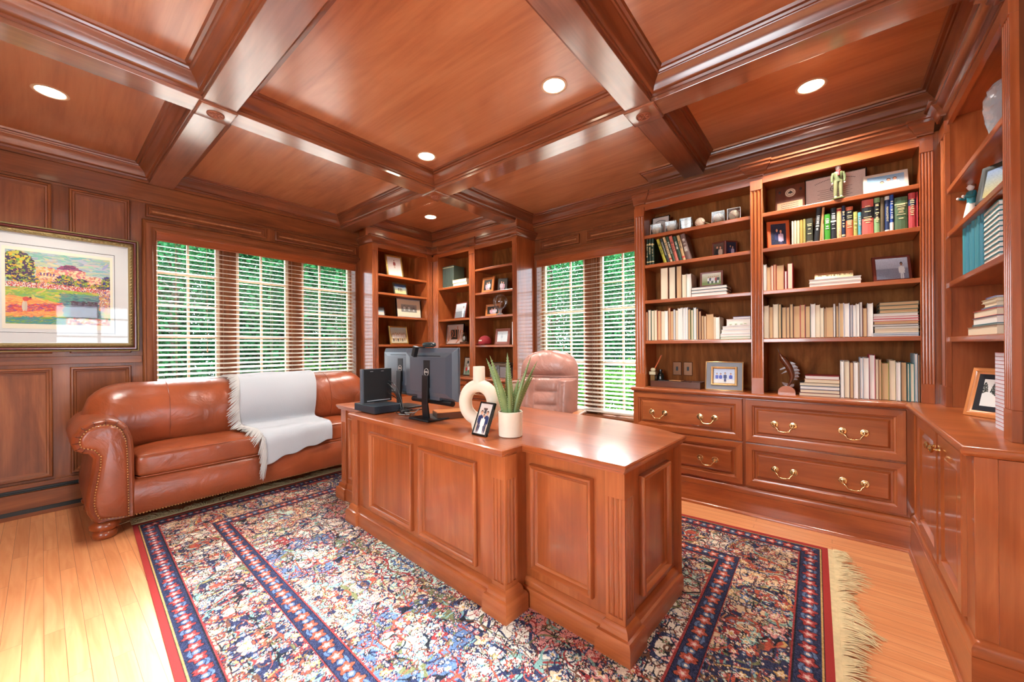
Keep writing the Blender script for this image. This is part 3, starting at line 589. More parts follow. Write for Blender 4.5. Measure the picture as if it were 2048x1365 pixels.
# ---------------------------------------------------------------- things on the desk (desk frame helper)
DM_=Matrix.Translation((1.395,.60,RZ))@Matrix.Rotation(math.radians(-3),4,'Z')
def dpt(x,y,z=.7605): return tuple(DM_@Vector((x,y,z)))
def monitor(label,x,y,rz,plug=True,logo=True):
    t=thing('computer_monitor',label,'monitor',dpt(x,y),rz,'monitors on the desk')
    # local: screen faces +x, back faces -x ; width along y
    b=MB(); W=.272; H0=.128; H1=.452
    b.loft([[(.012,-W,H0),(.012,W,H0),(.012,W,H1),(.012,-W,H1)],[(-.004,-W,H0),(-.004,W,H0),(-.004,W,H1),(-.004,-W,H1)],[(-.030,-W*.90,H0+.02),(-.030,W*.90,H0+.02),(-.030,W*.90,H1-.03),(-.030,-W*.90,H1-.03)],[(-.036,-W*.7,H0+.045),(-.036,W*.7,H0+.045),(-.036,W*.7,H1-.06),(-.036,-W*.7,H1-.06)]],0)
    b.box(-.030,-.006,-.12,.12,H0-.002,H0+.03,0)
    b.build('housing',[mat('monitor_back',(66,78,90),.3,coat=1,coatr=.28)],t,bevel=.003)  # black plastic; lighter blue-grey base stands in for reflected window glare
    b=MB(); b.box(.0122,.0128,-W+.008,W-.008,H0+.016,H1-.008,0); b.build('screen',[mat('screen_off',(8,9,11),.12)],t)
    b=MB(); b.box(-.0385,-.035,-.035,.035,.20,.375,0); b.build('mount_plate',[BLK],t,bevel=.002)
    b=MB(); b.box(-.0372,-.036,-.14,.14,H1-.052,H1-.048,0); b.build('vent_slot',[BLK],t)
    b=MB(); b.loft([[(-.050,-.032,.012),(-.035,-.032,.012),(-.035,.032,.012),(-.050,.032,.012)],[(-.058,-.028,.10),(-.044,-.028,.10),(-.044,.028,.10),(-.058,.028,.10)],[(-.052,-.032,.28),(-.036,-.032,.28),(-.036,.032,.28),(-.052,.032,.28)]],0)
    b.build('stand_neck',[BLK],t,bevel=.002); b=MB(); b.box(-.105,.095,-.105,.105,0,.012,0); b.build('stand_base',[BLK],t,bevel=.004)
    M=Matrix(((0,0,-1,-.0390),(-1,0,0,0),(0,1,0,.30),(0,0,0,1)))
    if logo:
        b=MB(); b.tube([(-.0390,.022*math.cos(a*PI/12),.30+.022*math.sin(a*PI/12)) for a in range(24)],.0012,6,closed=True); b.build('logo_ring',[WHITE],t)
        text('logo_letters','DELL',.0165,M,WHITE,t)
    b=MB(); b.tube([(.004,-.21,.112),(.004,.21,.112)],.018,12); b.box(-.008,.016,-.03,.03,.11,.13,0); b.build('soundbar',[BLK],t,smooth=50)
    return t
monitor('black flat monitor with its back to the room and a webcam on top',.12,1.385,math.radians(-3))
monitor('second black monitor, left of the one with the webcam, its back catching window glare',.28,1.955,math.radians(-3))
t=thing('webcam','black webcam and dangling mount clipped on the right-hand monitor','webcam',dpt(.115,1.42,1.216),math.radians(-3))
b=MB(); b.ball((0,-.02,.018),.026,.06,.017,16,10,0,e=.7); b.build('camera_body',[mat('webcam_shell',(34,46,48),.35)],t,smooth=60)
b=MB(); b.obox(Matrix.Translation((-.06,.05,-.025))@Matrix.Rotation(.35,4,'X'),.014,.016,.034,0); b.box(-.055,.01,.035,.05,-.004,.004,0); b.build('mount_clip',[BLK],t,bevel=.003)
t=thing('mini_computer','slim black desktop computer standing upright on its base unit','computer',dpt(.035,2.0),math.radians(-3))
b=MB(); b.box(-.085,.135,-.045,-.012,.062,.305,0); b.build('case',[mat('pc_case',(22,30,34),.4,coat=.1)],t,bevel=.004)
b=MB(); b.box(-.095,-.085,-.046,-.011,.062,.305,0)
for k in range(9): b.box(-.0965,-.095,-.036,-.022,.085+k*.021,.097+k*.021,0)
b.build('front_bezel',[mat('pc_bezel',(76,88,100),.4)],t,bevel=.0015)
b=MB(); b.box(-.06,.12,-.0455,-.0450,.072,.078,0); b.box(-.035,-.012,-.0456,-.045,.285,.288,0); b.box(.05,.07,-.0456,-.045,.285,.288,0); b.build('label_print',[cm((150,158,164),.5)],t)
t=thing('docking_unit','flat black box lying under the upright mini computer','electronics',dpt(.03,1.99),math.radians(-3))
b=MB(); b.box(-.085,.125,-.20,.10,.004,.056,0); b.build('case',[mat('dock_case',(34,44,54),.38)],t,bevel=.004); b=MB(); b.box(-.06,.11,-.17,.1,.0,.005,0); b.build('rubber_foot',[BLK],t)
t=thing('cigar_box','flat dark wooden box with light lid beside the monitor base','box',dpt(.215,1.335),math.radians(-26))
b=MB(); b.box(-.09,.10,-.065,.065,0,.042,0); b.build('body',BRW,t,bevel=.003); b=MB(); b.box(-.088,.098,-.063,.063,.042,.046,0); b.build('lid',LT,t,bevel=.001)
# cables
cb=[[(.138,1.948,.97),(.150,1.90,.955),(.155,1.84,.90),(.150,1.775,.80),(.13,1.72,.775),(.10,1.60,.79),(.075,1.43,.82)],
    [(.138,1.955,.95),(.145,1.92,.93),(.150,1.85,.86),(.145,1.765,.785),(.10,1.72,.772),(.09,1.62,.78)],
    [(.138,1.955,.88),(.15,1.9,.86),(.15,1.82,.83),(.13,1.765,.785),(.10,1.72,.768),(.14,1.62,.77),(.08,1.55,.768)],
    [(.14,1.70,.767),(.05,1.66,.767),(.08,1.58,.769),(.07,1.62,.78),(.08,1.52,.79),(.07,1.44,.83)],[(.22,1.76,.767),(.12,1.78,.78),(.06,1.70,.767),(.14,1.64,.767),(.06,1.60,.767)]]
def smooth_path(P,n=5):
    P=[Vector(p) for p in P]; out=[]
    for i in range(len(P)-1):
        p0=P[max(i-1,0)];p1=P[i];p2=P[i+1];p3=P[min(i+2,len(P)-1)]
        for k in range(n):
            t_=k/n; out.append(.5*((2*p1)+(-p0+p2)*t_+(2*p0-5*p1+4*p2-p3)*t_*t_+(-p0+3*p1-3*p2+p3)*t_**3))
    return out+[P[-1]]
for i,(c,l) in enumerate(zip(cb,('thick black cable arching from the mini computer to the monitor','black cable falling behind the mini computer onto the desk','thin black cable looping low behind the mini computer','grey cable curling to the monitor neck','short cable tangle lying on the desk by the docking unit'))):
    q=MB().tube([dpt(*p) for p in smooth_path(c)],.0035 if i<3 else .0025,6,0); tag(q.build('power_cable',[BLK if i!=3 else cm((150,150,146),.5)],smooth=60),l,'cable','cables behind the computer')
q=MB(); q.ball(dpt(.10,1.665,.778),.035,.018,.014,14,8,0,e=.7); tag(q.build('cable_adapter',[BLK],smooth=60),'small black adapter lying among the desk cables','adapter')
# ring vase
t=thing('ring_vase','cream ring-shaped ceramic vase with a short neck on the desk','vase',dpt(.10,.915),math.radians(22))
b=MB(); R=.083; n_=48; rings=[]
for i in range(n_):
    a=2*PI*i/n_; ry=.034+.002*math.cos(a); c=Vector((0,R*math.cos(a),.148+R*1.12*math.sin(a))); d=Vector((0,math.cos(a),math.sin(a)*1.12)).normalized()
    rings.append([c+d*(.036*math.cos(2*PI*k/20))+Vector((1,0,0))*(.040*math.sin(2*PI*k/20)) for k in range(20)])
b.loft(rings,0,ring_closed=True); b.lathe(0,0,[(.040,.0),(.042,.006),(.046,.035),(.040,.055)],28,0)
b.build('ring_body',[CER],t,smooth=70); b=MB(); b.lathe(0,0,[(.036,.255),(.033,.27),(.033,.345),(.031,.348),(.028,.345),(.028,.29)],28,0,cap=False); b.build('neck',[CER],t,smooth=50)
# aloe
t=thing('potted_aloe','spiky aloe plant in a round cream pot at the desk corner','plant',dpt(.092,.672),0)
b=MB(); b.lathe(0,0,[(.0,.0),(.055,.0),(.0605,.004),(.062,.125),(.060,.127),(.057,.125),(.056,.100)],40,0,cap=False); b.build('pot',[CER],t,smooth=40)
b=MB(); b.lathe(0,0,[(.057,.098),(.03,.106),(.002,.108)],20,0,cap=False); b.build('soil',[SOIL],t,smooth=60)
rv=Vector((.635,-.772,0))  # direction that reads as rightwards from the room
LV=[(-.128,.300,.10,.044),(-.100,.318,-.06,.038),(-.014,.330,.03,.052),(.108,.312,-.02,.026),(.142,.285,.04,.026),(.125,.215,.06,.026),(-.005,.25,-.08,.024),(.045,.195,.05,.042),(-.05,.17,.06,.034)]
for dx,hz,dy,wd in LV:
    b=MB(); base=Vector((dx*.16,dy*.2,.085)); tip=Vector((0,0,0))+rv*dx+Vector((.772,.635,0))*dy+Vector((0,0,.125+hz-.03)); bs=rv*dx*.12+Vector((.772,.635,0))*dy*.2+Vector((0,0,.090))
    out=Vector((tip.x-bs.x,tip.y-bs.y,0)); out=out.normalized() if out.length>.01 else Vector((-.77,-.63,0)); sd=out.cross(Vector((0,0,1))).normalized()
    if abs(dx)<.03 or True: sd=rv; out=Vector((.772,.635,0))
    rings=[]; N_=12
    for k in range(N_+1):
        s=k/N_; c=bs.lerp(tip,s)+Vector((0,0,0))+(rv*dx*.25+Vector((.772,.635,0))*dy*.3)*(-4*s*(1-s))*.22; wv=wd*.5*(1-s**1.7)*(1 if s>.05 else .9)+.0006; th=wv*.42+.0006
        ax_=(tip-bs).normalized(); s2=(sd-ax_*sd.dot(ax_)).normalized(); o2=ax_.cross(s2)
        rings.append([c+s2*wv*a_+o2*th*b_ for a_,b_ in ((-1,.25),(-.6,.0),(0,-.5),(.6,.0),(1,.25),(.6,-.9),(0,-1.15),(-.6,-.9))])
    b.loft(rings,0); lf=b.build('leaf',[ALOE],t,smooth=50)
    q=MB()
    for k in range(2,N_*2-1):
        s=k/(N_*2); i0=int(s*N_); fr=s*N_-i0
        for e,sg in ((0,-1),(4,1)):
            p=rings[i0][e].lerp(rings[min(i0+1,N_)][e],fr); q.add([p+Vector((0,0,.0022)),p-Vector((0,0,.0022)),p+s2*sg*.0034+Vector((0,0,.001)),p+o2*.0012],[(0,1,2),(0,2,3),(1,3,2),(0,3,1)],0)
    q.build('spines',[ALOET],lf)
# ================================================================ RUG
def rug():
    S,T=2.62,3.78; nx,ny=800,1150
    s=(np.arange(nx)+.5)/nx*S; t=(np.arange(ny)+.5)/ny*T; X,Y=np.meshgrid(s,t)
    g=np.random.default_rng(11)
    def vn(X,Y,sc,seed):
        r=np.random.default_rng(seed).random((128,128)); x=X*sc; y=Y*sc; i=np.floor(x).astype(int); j=np.floor(y).astype(int); fx=x-i; fy=y-j; fx=fx*fx*(3-2*fx); fy=fy*fy*(3-2*fy)
        a=r[j%128,i%128];b=r[j%128,(i+1)%128];c=r[(j+1)%128,i%128];d=r[(j+1)%128,(i+1)%128]; return (a*(1-fx)+b*fx)*(1-fy)+(c*(1-fx)+d*fx)*fy
    def worley(X,Y,sc,seed,jit=.8,ax=1.0):
        rr=np.random.default_rng(seed); P=rr.random((64,64,2)); Hh=rr.random((64,64)); x=X*sc; y=Y*sc*ax; i=np.floor(x).astype(int); j=np.floor(y).astype(int)
        b1=np.full(X.shape,9.); b2=np.full(X.shape,9.); hid=np.zeros(X.shape); dx=np.zeros(X.shape); dy=np.zeros(X.shape)
        for a in (-1,0,1):
            for b in (-1,0,1):
                ii=i+a; jj=j+b; px_=ii+.5+(P[jj%64,ii%64,0]-.5)*jit; py_=jj+.5+(P[jj%64,ii%64,1]-.5)*jit; ddx=x-px_; ddy=y-py_; d=np.hypot(ddx,ddy)
                m=d<b1; b2=np.where(m,b1,np.minimum(b2,d)); hid=np.where(m,Hh[jj%64,ii%64],hid); dx=np.where(m,ddx,dx); dy=np.where(m,ddy,dy); b1=np.where(m,d,b1)
        return b1,b2,hid,dx,dy
    e=np.minimum(np.minimum(X,S-X),np.minimum(Y,T-Y))
    xm=np.abs(X-S/2); ym=np.abs(Y-T/2)      # mirrored coordinates
    al=np.where(np.minimum(X,S-X)<np.minimum(Y,T-Y),ym,xm)  # along the border
    wx=xm+.03*(vn(xm,ym,7,1)-.5)+.012*(vn(xm,ym,22,2)-.5); wy=ym+.03*(vn(xm,ym,7,3)-.5)+.012*(vn(xm,ym,22,4)-.5)
    pal={k:np.array(v,float) for k,v in dict(cream=(216,200,176),sand=(206,170,130),rust=(176,74,50),red=(158,52,48),navy=(46,50,78),blue=(86,108,142),teal=(120,160,146),mint=(178,200,178),gold=(196,152,84),pink=(206,130,120),olive=(112,112,70),dark=(34,34,40),brown=(110,70,50)).items()}
    col=np.zeros(X.shape+(3,))
    def put(m,c): col[m]=pal[c] if isinstance(c,str) else c
    def rand(h,cs): 
        idx=(h*997%1*len(cs)).astype(int)%len(cs); A=np.array([pal[c] for c in cs]); return A[idx]
    # ground: large curved compartments
    b1,b2,h,dx,dy=worley(wx,wy,2.6,21,.7,.8); ed=b2-b1
    field=e>.50
    main=(e>.135)&(e<.40)
    col[:]=rand(h,['cream','sand','cream','mint','cream','sand','mint','cream'])
    mm=main; col[mm]=rand(h,['cream','sand','cream','navy','sand','cream','sand'])[mm]
    put((ed<.045)&(ed>.02),'teal'); put(ed<.02,'red'); put((ed>.045)&(ed<.055),'navy')
    # medallions
    for cx,cy,R,c1,c2 in ((0,0,.42,'mint','cream'),(0,.95,.30,'pink','cream'),(.62,.52,.26,'blue','mint'),(.55,1.25,.24,'sand','mint')):
        d=np.hypot(xm-cx,(ym-cy)); an=np.arctan2(ym-cy,xm-cx); q=d-R*(1+.12*np.cos(8*an)); m=field
        put(m&(q<0),c1); put(m&(np.abs(q)<.010),'navy'); put(m&(np.abs(q+.03)<.005),'red'); q2=d-R*.5*(1+.2*np.cos(6*an)); put(m&(q2<0),c2); put(m&(np.abs(q2)<.006),'rust')
    # teardrop leaves in the main border
    bt=.155; k=np.round(al/.30); la=al-k*.30; q=(e-.27); par=np.where((k%2)==0,1,-1)
    wdt=.075*(1-.45*np.clip(q*par/.11,-1,1)); rr=np.hypot(la/wdt,q/.115)
    put(main&(rr<1),'rust'); put(main&(rr<1)&(par>0),'navy'); put(main&(rr<.55),'rust'); put(main&(rr<.50)&(par<0),'sand'); put(main&(np.abs(rr-1)<.06),'gold'); put(main&(np.abs(rr-1.13)<.05),'navy'); put(main&(np.abs(rr-.56)<.05),'mint')
    # vines: contour lines of warped noise
    for sc,sd,wd,c in ((5,31,.022,'navy'),(7,33,.022,'olive'),(9,34,.024,'red'),(6.5,36,.022,'teal'),(13,38,.030,'navy'),(15,39,.028,'dark'),(12,40,.026,'rust'),(20,46,.032,'brown')):
        v=vn(wx,wy,sc,sd); put(np.abs(v-.5)<wd,c)
    # blossoms at three scales
    for sc,sd,cs,pet in ((9,41,['red','rust','pink','blue','rust','sand'],5),(17,43,['rust','navy','teal','pink','red','gold','blue'],6),(30,45,['navy','red','olive','blue','dark','pink'],5),(46,47,['navy','red','dark','blue','brown'],4)):
        b1,b2,h,dx,dy=worley(wx,wy,sc,sd,.85); an=np.arctan2(dy,dx); r_=b1/(.30+.09*np.cos(pet*an+h*9)); on=(h*31%1)<(.30 if sc<10 else .42 if sc<20 else .55 if sc<40 else .40)
        put(on&(r_<1.14),'navy' if sc<20 else 'dark'); m=on&(r_<1.0); col[m]=rand(h,cs)[m]; put(on&(r_<.55),'cream'); put(on&(r_<.3),'gold' if sc<20 else 'red')
    # guard bands and edges
    def band(lo,hi,per,fl,bgc,c1,c2):
        m=(e>=lo)&(e<hi); put(m,bgc); c=(lo+hi)/2; w_=(hi-lo)/2; k=np.round(al/per); la=al-k*per; q=e-c
        z=np.abs(q-(w_*.55)*np.sin(al/per*PI)); put(m&(z<w_*.13),c1)
        an=np.arctan2(q,la); r_=np.hypot(la,q)/(w_*(.62+.16*np.cos(5*an+k))); put(m&(r_<1.15),'dark'); put(m&(r_<1),c2); put(m&(r_<.5),'pink'); put(m&(r_<.25),'cream')
        la2=al-(np.floor(al/per)+.5)*per; r2_=np.hypot(la2,q)/(w_*.34); put(m&(r2_<1),c1); put(m&(r2_<.5),'cream')
    band(.040,.125,.085,1,'navy','blue','red'); band(.405,.490,.085,1,'navy','blue','rust')
    for lo,hi,c in ((0,.03,'red'),(.03,.034,'dark'),(.034,.040,'gold'),(.125,.130,'dark'),(.130,.137,'red'),(.398,.402,'red'),(.402,.405,'dark'),(.490,.494,'dark'),(.494,.502,'red')): put((e>=lo)&(e<hi),c)
    col=col+g.normal(0,12,col.shape[:2]+(1,)); col=np.clip(col*(.92+.16*vn(X,Y,3,77)[...,None]),0,255)
    gr=col.mean(-1,keepdims=True); col=np.clip(gr+.88*(col-gr)-4,0,255); col[e<.03]=pal['red']
    return S,T,nx,ny,col
S_,T_,nx,ny,rc=rug()
QC=[np.array(p) for p in ((.215,-.045),(2.968,.020),(2.800,3.78),(.392,3.74))]
def rugxy(u,v): return (QC[0]*(1-u)+QC[1]*u)*(1-v)+(QC[3]*(1-u)+QC[2]*u)*v
rug_root=thing('persian_rug','large red-edged persian rug with cream fringe under the desk','rug',(0,0,0))
o=colgrid('pile',(0,0,0),(1,0,0),(0,1,0),1,1,rc,RUG,rug_root,pt=True)
co=np.empty(len(o.data.vertices)*3,np.float32); o.data.vertices.foreach_get('co',co); co=co.reshape(-1,3); u=co[:,:1].copy(); v=co[:,1:2].copy()
xy=(QC[0]*(1-u)+QC[1]*u)*(1-v)+(QC[3]*(1-u)+QC[2]*u)*v; co[:,:2]=xy; co[:,2]=RZ; o.data.vertices.foreach_set('co',co.reshape(-1)); o.data.update()
b=MB(); ed=[tuple(rugxy(u_,v_)) for u_,v_ in ((0,0),(1,0),(1,1),(0,1))]; b.prism(ed,.0005,RZ-.0008,0); b.build('backing',[REDW],rug_root)
g=np.random.default_rng(3)
for vv,nm,sg in ((0,'fringe',-1),(1,'fringe',1)):
    b=MB(); y=-.022 if vv==0 else .022
    def ep(u_,d): p=rugxy(u_,vv); q=rugxy(u_,1-vv); n_=(p-q)/np.linalg.norm(p-q); return p+n_*d
    a0=[tuple(ep(u_,d))+(z,) for u_ in np.linspace(0,1,30) for d,z in ((0,RZ-.001),(.030,.004))]; b.add(a0,[(2*i,2*i+1,2*i+3,2*i+2) for i in range(29)],0)
    for i in range(620):
        u_=i/619; st=ep(u_,.022); L_=g.uniform(.085,.15)*(.85+.25*math.sin(u_*37)); dr=g.normal(0,.25)+.5*math.sin(u_*23+math.sin(u_*71)); bx=.008
        d0=ep(u_,1)-ep(u_,0); pr=np.array([-d0[1],d0[0]]); z=.004+g.uniform(0,.010)
        pts=[(st[0],st[1],.005)]
        for k in range(1,5):
            s=k/4; p=st+d0*L_*s*(math.cos(dr*s))+pr*L_*math.sin(dr)*s*s*.8+g.normal(0,.002,2); pts.append((p[0],p[1],.003+z*math.sin(s*2.6)+.001))
        b.tube(pts,[.0028,.0026,.0024,.002,.001],4,0)
    b.build(nm,[FRINGE],rug_root)
tag(MB().tube([(2.06,.80,.40),(2.10,.74,.20),(2.12,.70,.03),(2.16,.62,.014),(2.12,.52,.012),(2.04,.50,.012),(1.99,.56,.012),(2.05,.66,.012)],.003,6).build('floor_cable',[BLK],smooth=60),'thin black cable looping on the rug behind the desk corner','cable')
# ================================================================ SOFA
sf=thing('leather_sofa','tan leather sofa with rolled arms and nailhead trim under the triple window','sofa',(1.235,4.02,0))
def ST(x,y,z): return (x-1.235,y-4.02,z)
def arm_out(side):
    P=[(.392,.115),(.392,.45),(.390,.56),(.383,.64),(.360,.715),(.318,.762),(.260,.782),(.200,.776),(.148,.745),(.115,.695),(.108,.645),(.122,.600),(.152,.578),(.184,.566),(.200,.540),(.196,.480),(.184,.40),(.172,.32),(.168,.25),(.176,.19),(.196,.14),(.222,.115)]
    return P if side<0 else [(2.47-x,z) for x,z in P]
def nails(b,P,y,step=.017,r=.0052):
    acc=0
    for i in range(len(P)-1):
        a=Vector(P[i]);c=Vector(P[i+1]);L_=(c-a).length; t_=-acc if acc else 0
        k=(step-acc) if acc else 0
        while k<L_:
            q=a.lerp(c,k/L_); b.ball((q.x,y,q.y),r,r*.6,r,6,4,0); k+=step
        acc=(L_-(k-step))
for side in (-1,1):
    P=arm_out(side); cx=sum(p[0] for p in P)/len(P); cz=.45
    def sh(P,k): # move each point inwards by k
        out=[]; n_=len(P)
        for i in range(n_):
            a=Vector(P[i-1]);c=Vector(P[(i+1)%n_]); d=(c-a).normalized(); nn=Vector((-d.y,d.x)) if side<0 else Vector((d.y,-d.x)); out.append((P[i][0]+nn.x*k,P[i][1]+nn.y*k))
        return out
    b=MB(); rings=[]
    for y,k in ((3.585,.030),(3.578,.016),(3.592,.004),(3.62,0),(3.80,0),(4.05,0),(4.30,.0),(4.42,.01)): rings.append([ST(x,y,z) for x,z in sh(P,k)])
    b.loft(rings,0); arm=b.build('rolled_arm',[LEA],sf,smooth=60)
    b=MB(); rings=[]
    IN=sh(P,.036)
    for y,k in ((3.590,.030),(3.578,.034),(3.566,.040),(3.560,.055)): rings.append([ST(x,y,z) for x,z in sh(P,k)])
    b.loft(rings,0); b.build('arm_front_panel',[LEA],arm,smooth=60)
    b=MB(); Q=sh(P,.037); nails(b,Q+[Q[0]],3.568); b.v=[ST(*v) for v in b.v]; b.build('nailhead_trim',[BRASSD],arm,smooth=60)
    b=MB(); Q=sh(P,.008)
    for i in range(4,13):
        x,z=Q[i]; x2,z2=sh(P,.033)[i]; b.tube([ST(x,3.586,z),ST((x+x2)/2,3.574,(z+z2)/2),ST(x2,3.578,z2)],.0022,5)
    b.build('pleat_seam',[cm((86,40,24),.5)],arm)
# base rail
b=MB(); b.loft([[ST(x,3.605+dy,z) for dy,z in ((0,.118),(-.012,.135),(-.016,.22),(-.010,.33),(.01,.352),(.7,.352),(.7,.118))] for x in np.linspace(.38,2.09,12)],0); b.build('front_rail',[LEA],sf,smooth=50)
b=MB(); nails(b,[(.30,.122),(2.17,.122)],3.590,.0165); b.v=[ST(*v) for v in b.v]; b.build('nailhead_trim',[BRASSD],sf,smooth=60)
def cushion(name,x0,x1,y0,y1,z0,z1,e,amp,seed,crown=0,parent=sf):
    c=Vector(((x0+x1)/2,(y0+y1)/2,(z0+z1)/2)); rx,ry,rz=(x1-x0)/2,(y1-y0)/2,(z1-z0)/2; b=MB(); N1,N2=56,28
    sg=lambda v,p:math.copysign(abs(v)**p,v)
    def fn(u_,v_):
        p=2*PI*u_; t_=-PI/2+PI*v_; q=Vector((sg(math.cos(t_),e[1])*sg(math.cos(p),e[0])*rx,sg(math.cos(t_),e[1])*sg(math.sin(p),e[0])*ry,sg(math.sin(t_),e[1])*rz))
        n_=mnoise.noise(Vector((q.x*3.2+seed,q.y*5,q.z*4)))*amp+mnoise.noise(Vector((q.x*9+seed,q.y*7,q.z*9)))*amp*.5
        q+=q.normalized()*n_; q.z+=crown*(1-(q.x/rx)**2)*(1-(q.y/ry)**2) if q.z>0 else 0
        return ST(*(c+q))
    b.grid(fn,N1,N2,0,closed_u=True); b.build(name,[LEA],parent,smooth=80); return b
cushion('seat_cushion',.392,1.235,3.590,4.12,.345,.525,(.16,.34),.006,1,.018); cushion('seat_cushion',1.240,2.078,3.590,4.12,.345,.525,(.16,.34),.006,4,.018)
b=MB()
for z in (.362,.508):
    b.tube([ST(.40,3.64,z),ST(.41,3.596,z),ST(.5,3.588,z),ST(1.1,3.588,z),ST(1.22,3.594,z)],.004,6); b.tube([ST(1.255,3.594,z),ST(1.36,3.588,z),ST(1.97,3.588,z),ST(2.06,3.596,z),ST(2.07,3.64,z)],.004,6)
b.build('cushion_piping',[LEA],sf,smooth=60)
# back: long plump bolster lofted along x
def back_sec(x,k,kz):
    S=[(3.965,.50),(3.915,.56),(3.880,.66),(3.880,.76),(3.915,.86),(3.975,.935),(4.06,.972),(4.16,.975),(4.26,.955),(4.36,.90),(4.42,.80),(4.43,.60),(4.42,.45)]
    c=(4.20,.62); out=[]
    for y,z in S:
        w_=mnoise.noise(Vector((x*4.1,y*9,z*6)))*.012*k+mnoise.noise(Vector((x*14,y*6,z*9)))*.004*k
        yy=c[0]+(y-c[0])*(.55+.45*k); zz=.50+(z-.50)*kz; out.append(ST(x,yy-w_*1.2,zz+w_*.7))
    return out
b=MB(); rings=[]
for i in range(61):
    x=.175+ (2.295-.175)*i/60; dl=min(x-.175,2.295-x); k=min(1,math.sqrt(max(0,1-(1-min(dl,.16)/.16)**2))); kz=.55+.45*min(1,math.sqrt(max(0,1-(1-min(dl,.22)/.22)**2)))
    dip=1-.035*math.exp(-((x-1.235)/.03)**2); rings.append(back_sec(x,k*1.0,kz*(1-.012*math.exp(-((x-1.235)/.04)**2))))
b.loft(rings,0); b.build('backrest',[LEA],sf,smooth=70)
b=MB()
for x in (.62,1.235,1.85): b.tube([Vector(q)+Vector((0,-.002,.001)) for q in back_sec(x,1,1)[1:9]],.0022,5)
b.build('back_seam',[cm((134,66,40),.4)],sf,smooth=60)
b=MB(); b.box(.30-1.235,2.17-1.235,.30,.42,.12,.80,0); b.build('rear_frame',[LEA],sf,bevel=.02)
for x in (.255,2.215):
    for y in (3.665,4.36):
        b=MB(); p=ST(x,y,0); b.lathe(p[0],p[1],[(.045,0.0),(.056,.006),(.062,.026),(.058,.044),(.050,.050),(.056,.056),(.072,.072),(.074,.092),(.060,.108),(.05,.118)],24,0); b.build('bun_foot',[mat('foot_wood',(142,68,32),.3,coat=.4)],sf,smooth=50)
# throw
th=thing('throw_blanket','pale grey fringed throw draped over the middle of the tan sofa','blanket',(1.35,3.9,.5))
PATH=[(4.34,.93),(4.24,.975),(4.14,.992),(4.04,.984),(3.955,.948),(3.892,.875),(3.862,.77),(3.862,.67),(3.885,.59),(3.865,.566),(3.78,.560),(3.68,.556),(3.60,.548),(3.567,.515),(3.560,.45),(3.560,.38)]
PP=smooth_path([(y,z,0) for y,z in PATH],6); LN=[0]
for a,c in zip(PP,PP[1:]): LN.append(LN[-1]+(c-a).length)
def pat(s):
    s=s*LN[-1]
    for i in range(len(PP)-1):
        if LN[i+1]>=s: 
            k=(s-LN[i])/max(1e-6,LN[i+1]-LN[i]); q=PP[i].lerp(PP[i+1],k); return q.x,q.y
    return PP[-1].x,PP[-1].y
def thr(u_,v_):
    y,z=pat(v_); xl=1.075+.02*math.sin(v_*9)+.10*max(0,v_-.55)*1.6; xr=1.74-.06*v_+.02*math.sin(v_*7+1); x=xl+(xr-xl)*u_
    ex=.0
    if v_>.80: z-=(v_-.80)/.20*(.11*(1-u_)**1.3+.008*math.sin(u_*19)); y-=.004*math.sin(u_*16)*(v_-.8)/.2
    w_=.006*math.sin(x*14+v_*8)+.005*mnoise.noise(Vector((x*7,v_*9,2)))
    if .50<v_<.60: z+=.010*math.sin((v_-.5)/.1*PI)*u_
    return Vector((x-1.35,y-3.9-.004-w_*.6,z-.5+.006+w_*.5))
b=MB().grid(thr,60,90,0); b.build('cloth',[BLANK],th,smooth=80,solid=.005,sub=1)
b=MB(); g=np.random.default_rng(8)
for i in range(330):
    v_=i/329*.995; p=thr(0,v_); L_=g.uniform(.07,.11); sl=.55 if v_<.8 else .25; p2=thr(0,min(1,v_+.05)); dn=(p2-p); dn=dn.normalized() if dn.length>1e-5 else Vector((0,0,-1))
    if v_>.93: dn=Vector((0,0,-1))
    d=Vector((-.8,0,0))+dn*(.55 if v_<.86 else 1.6)+Vector((0,-.10,0)); d=d.normalized(); pts=[]
    ja=g.normal(0,.30); jb=g.normal(0,.15)
    for k in range(5):
        s=k/4; q=p+d*L_*s+Vector((ja*.02*s,-.012*math.sin(s*3)-.006,jb*.03*s-(.03*s*s if v_>.75 else .006*s*s))); pts.append(q)
    b.tube(pts,[.0030,.0032,.003,.0026,.0014],5,0)
for i in range(90):
    v_=1; u_=0; p=thr(g.uniform(0,.03),1.0-g.uniform(0,.16)); L_=g.uniform(.08,.13); b.tube([p+Vector((-.02*s_-.01,-.012,-L_*s_+g.normal(0,.003))) for s_ in (0,.3,.6,1)],[.003,.003,.0026,.0014],5,0)
b.build('fringe',[FRG],th,smooth=60)
# ================================================================ OFFICE CHAIR
ch=thing('executive_chair','taupe leather high-back office chair behind the desk','chair',(2.62,1.84,0),math.radians(196))
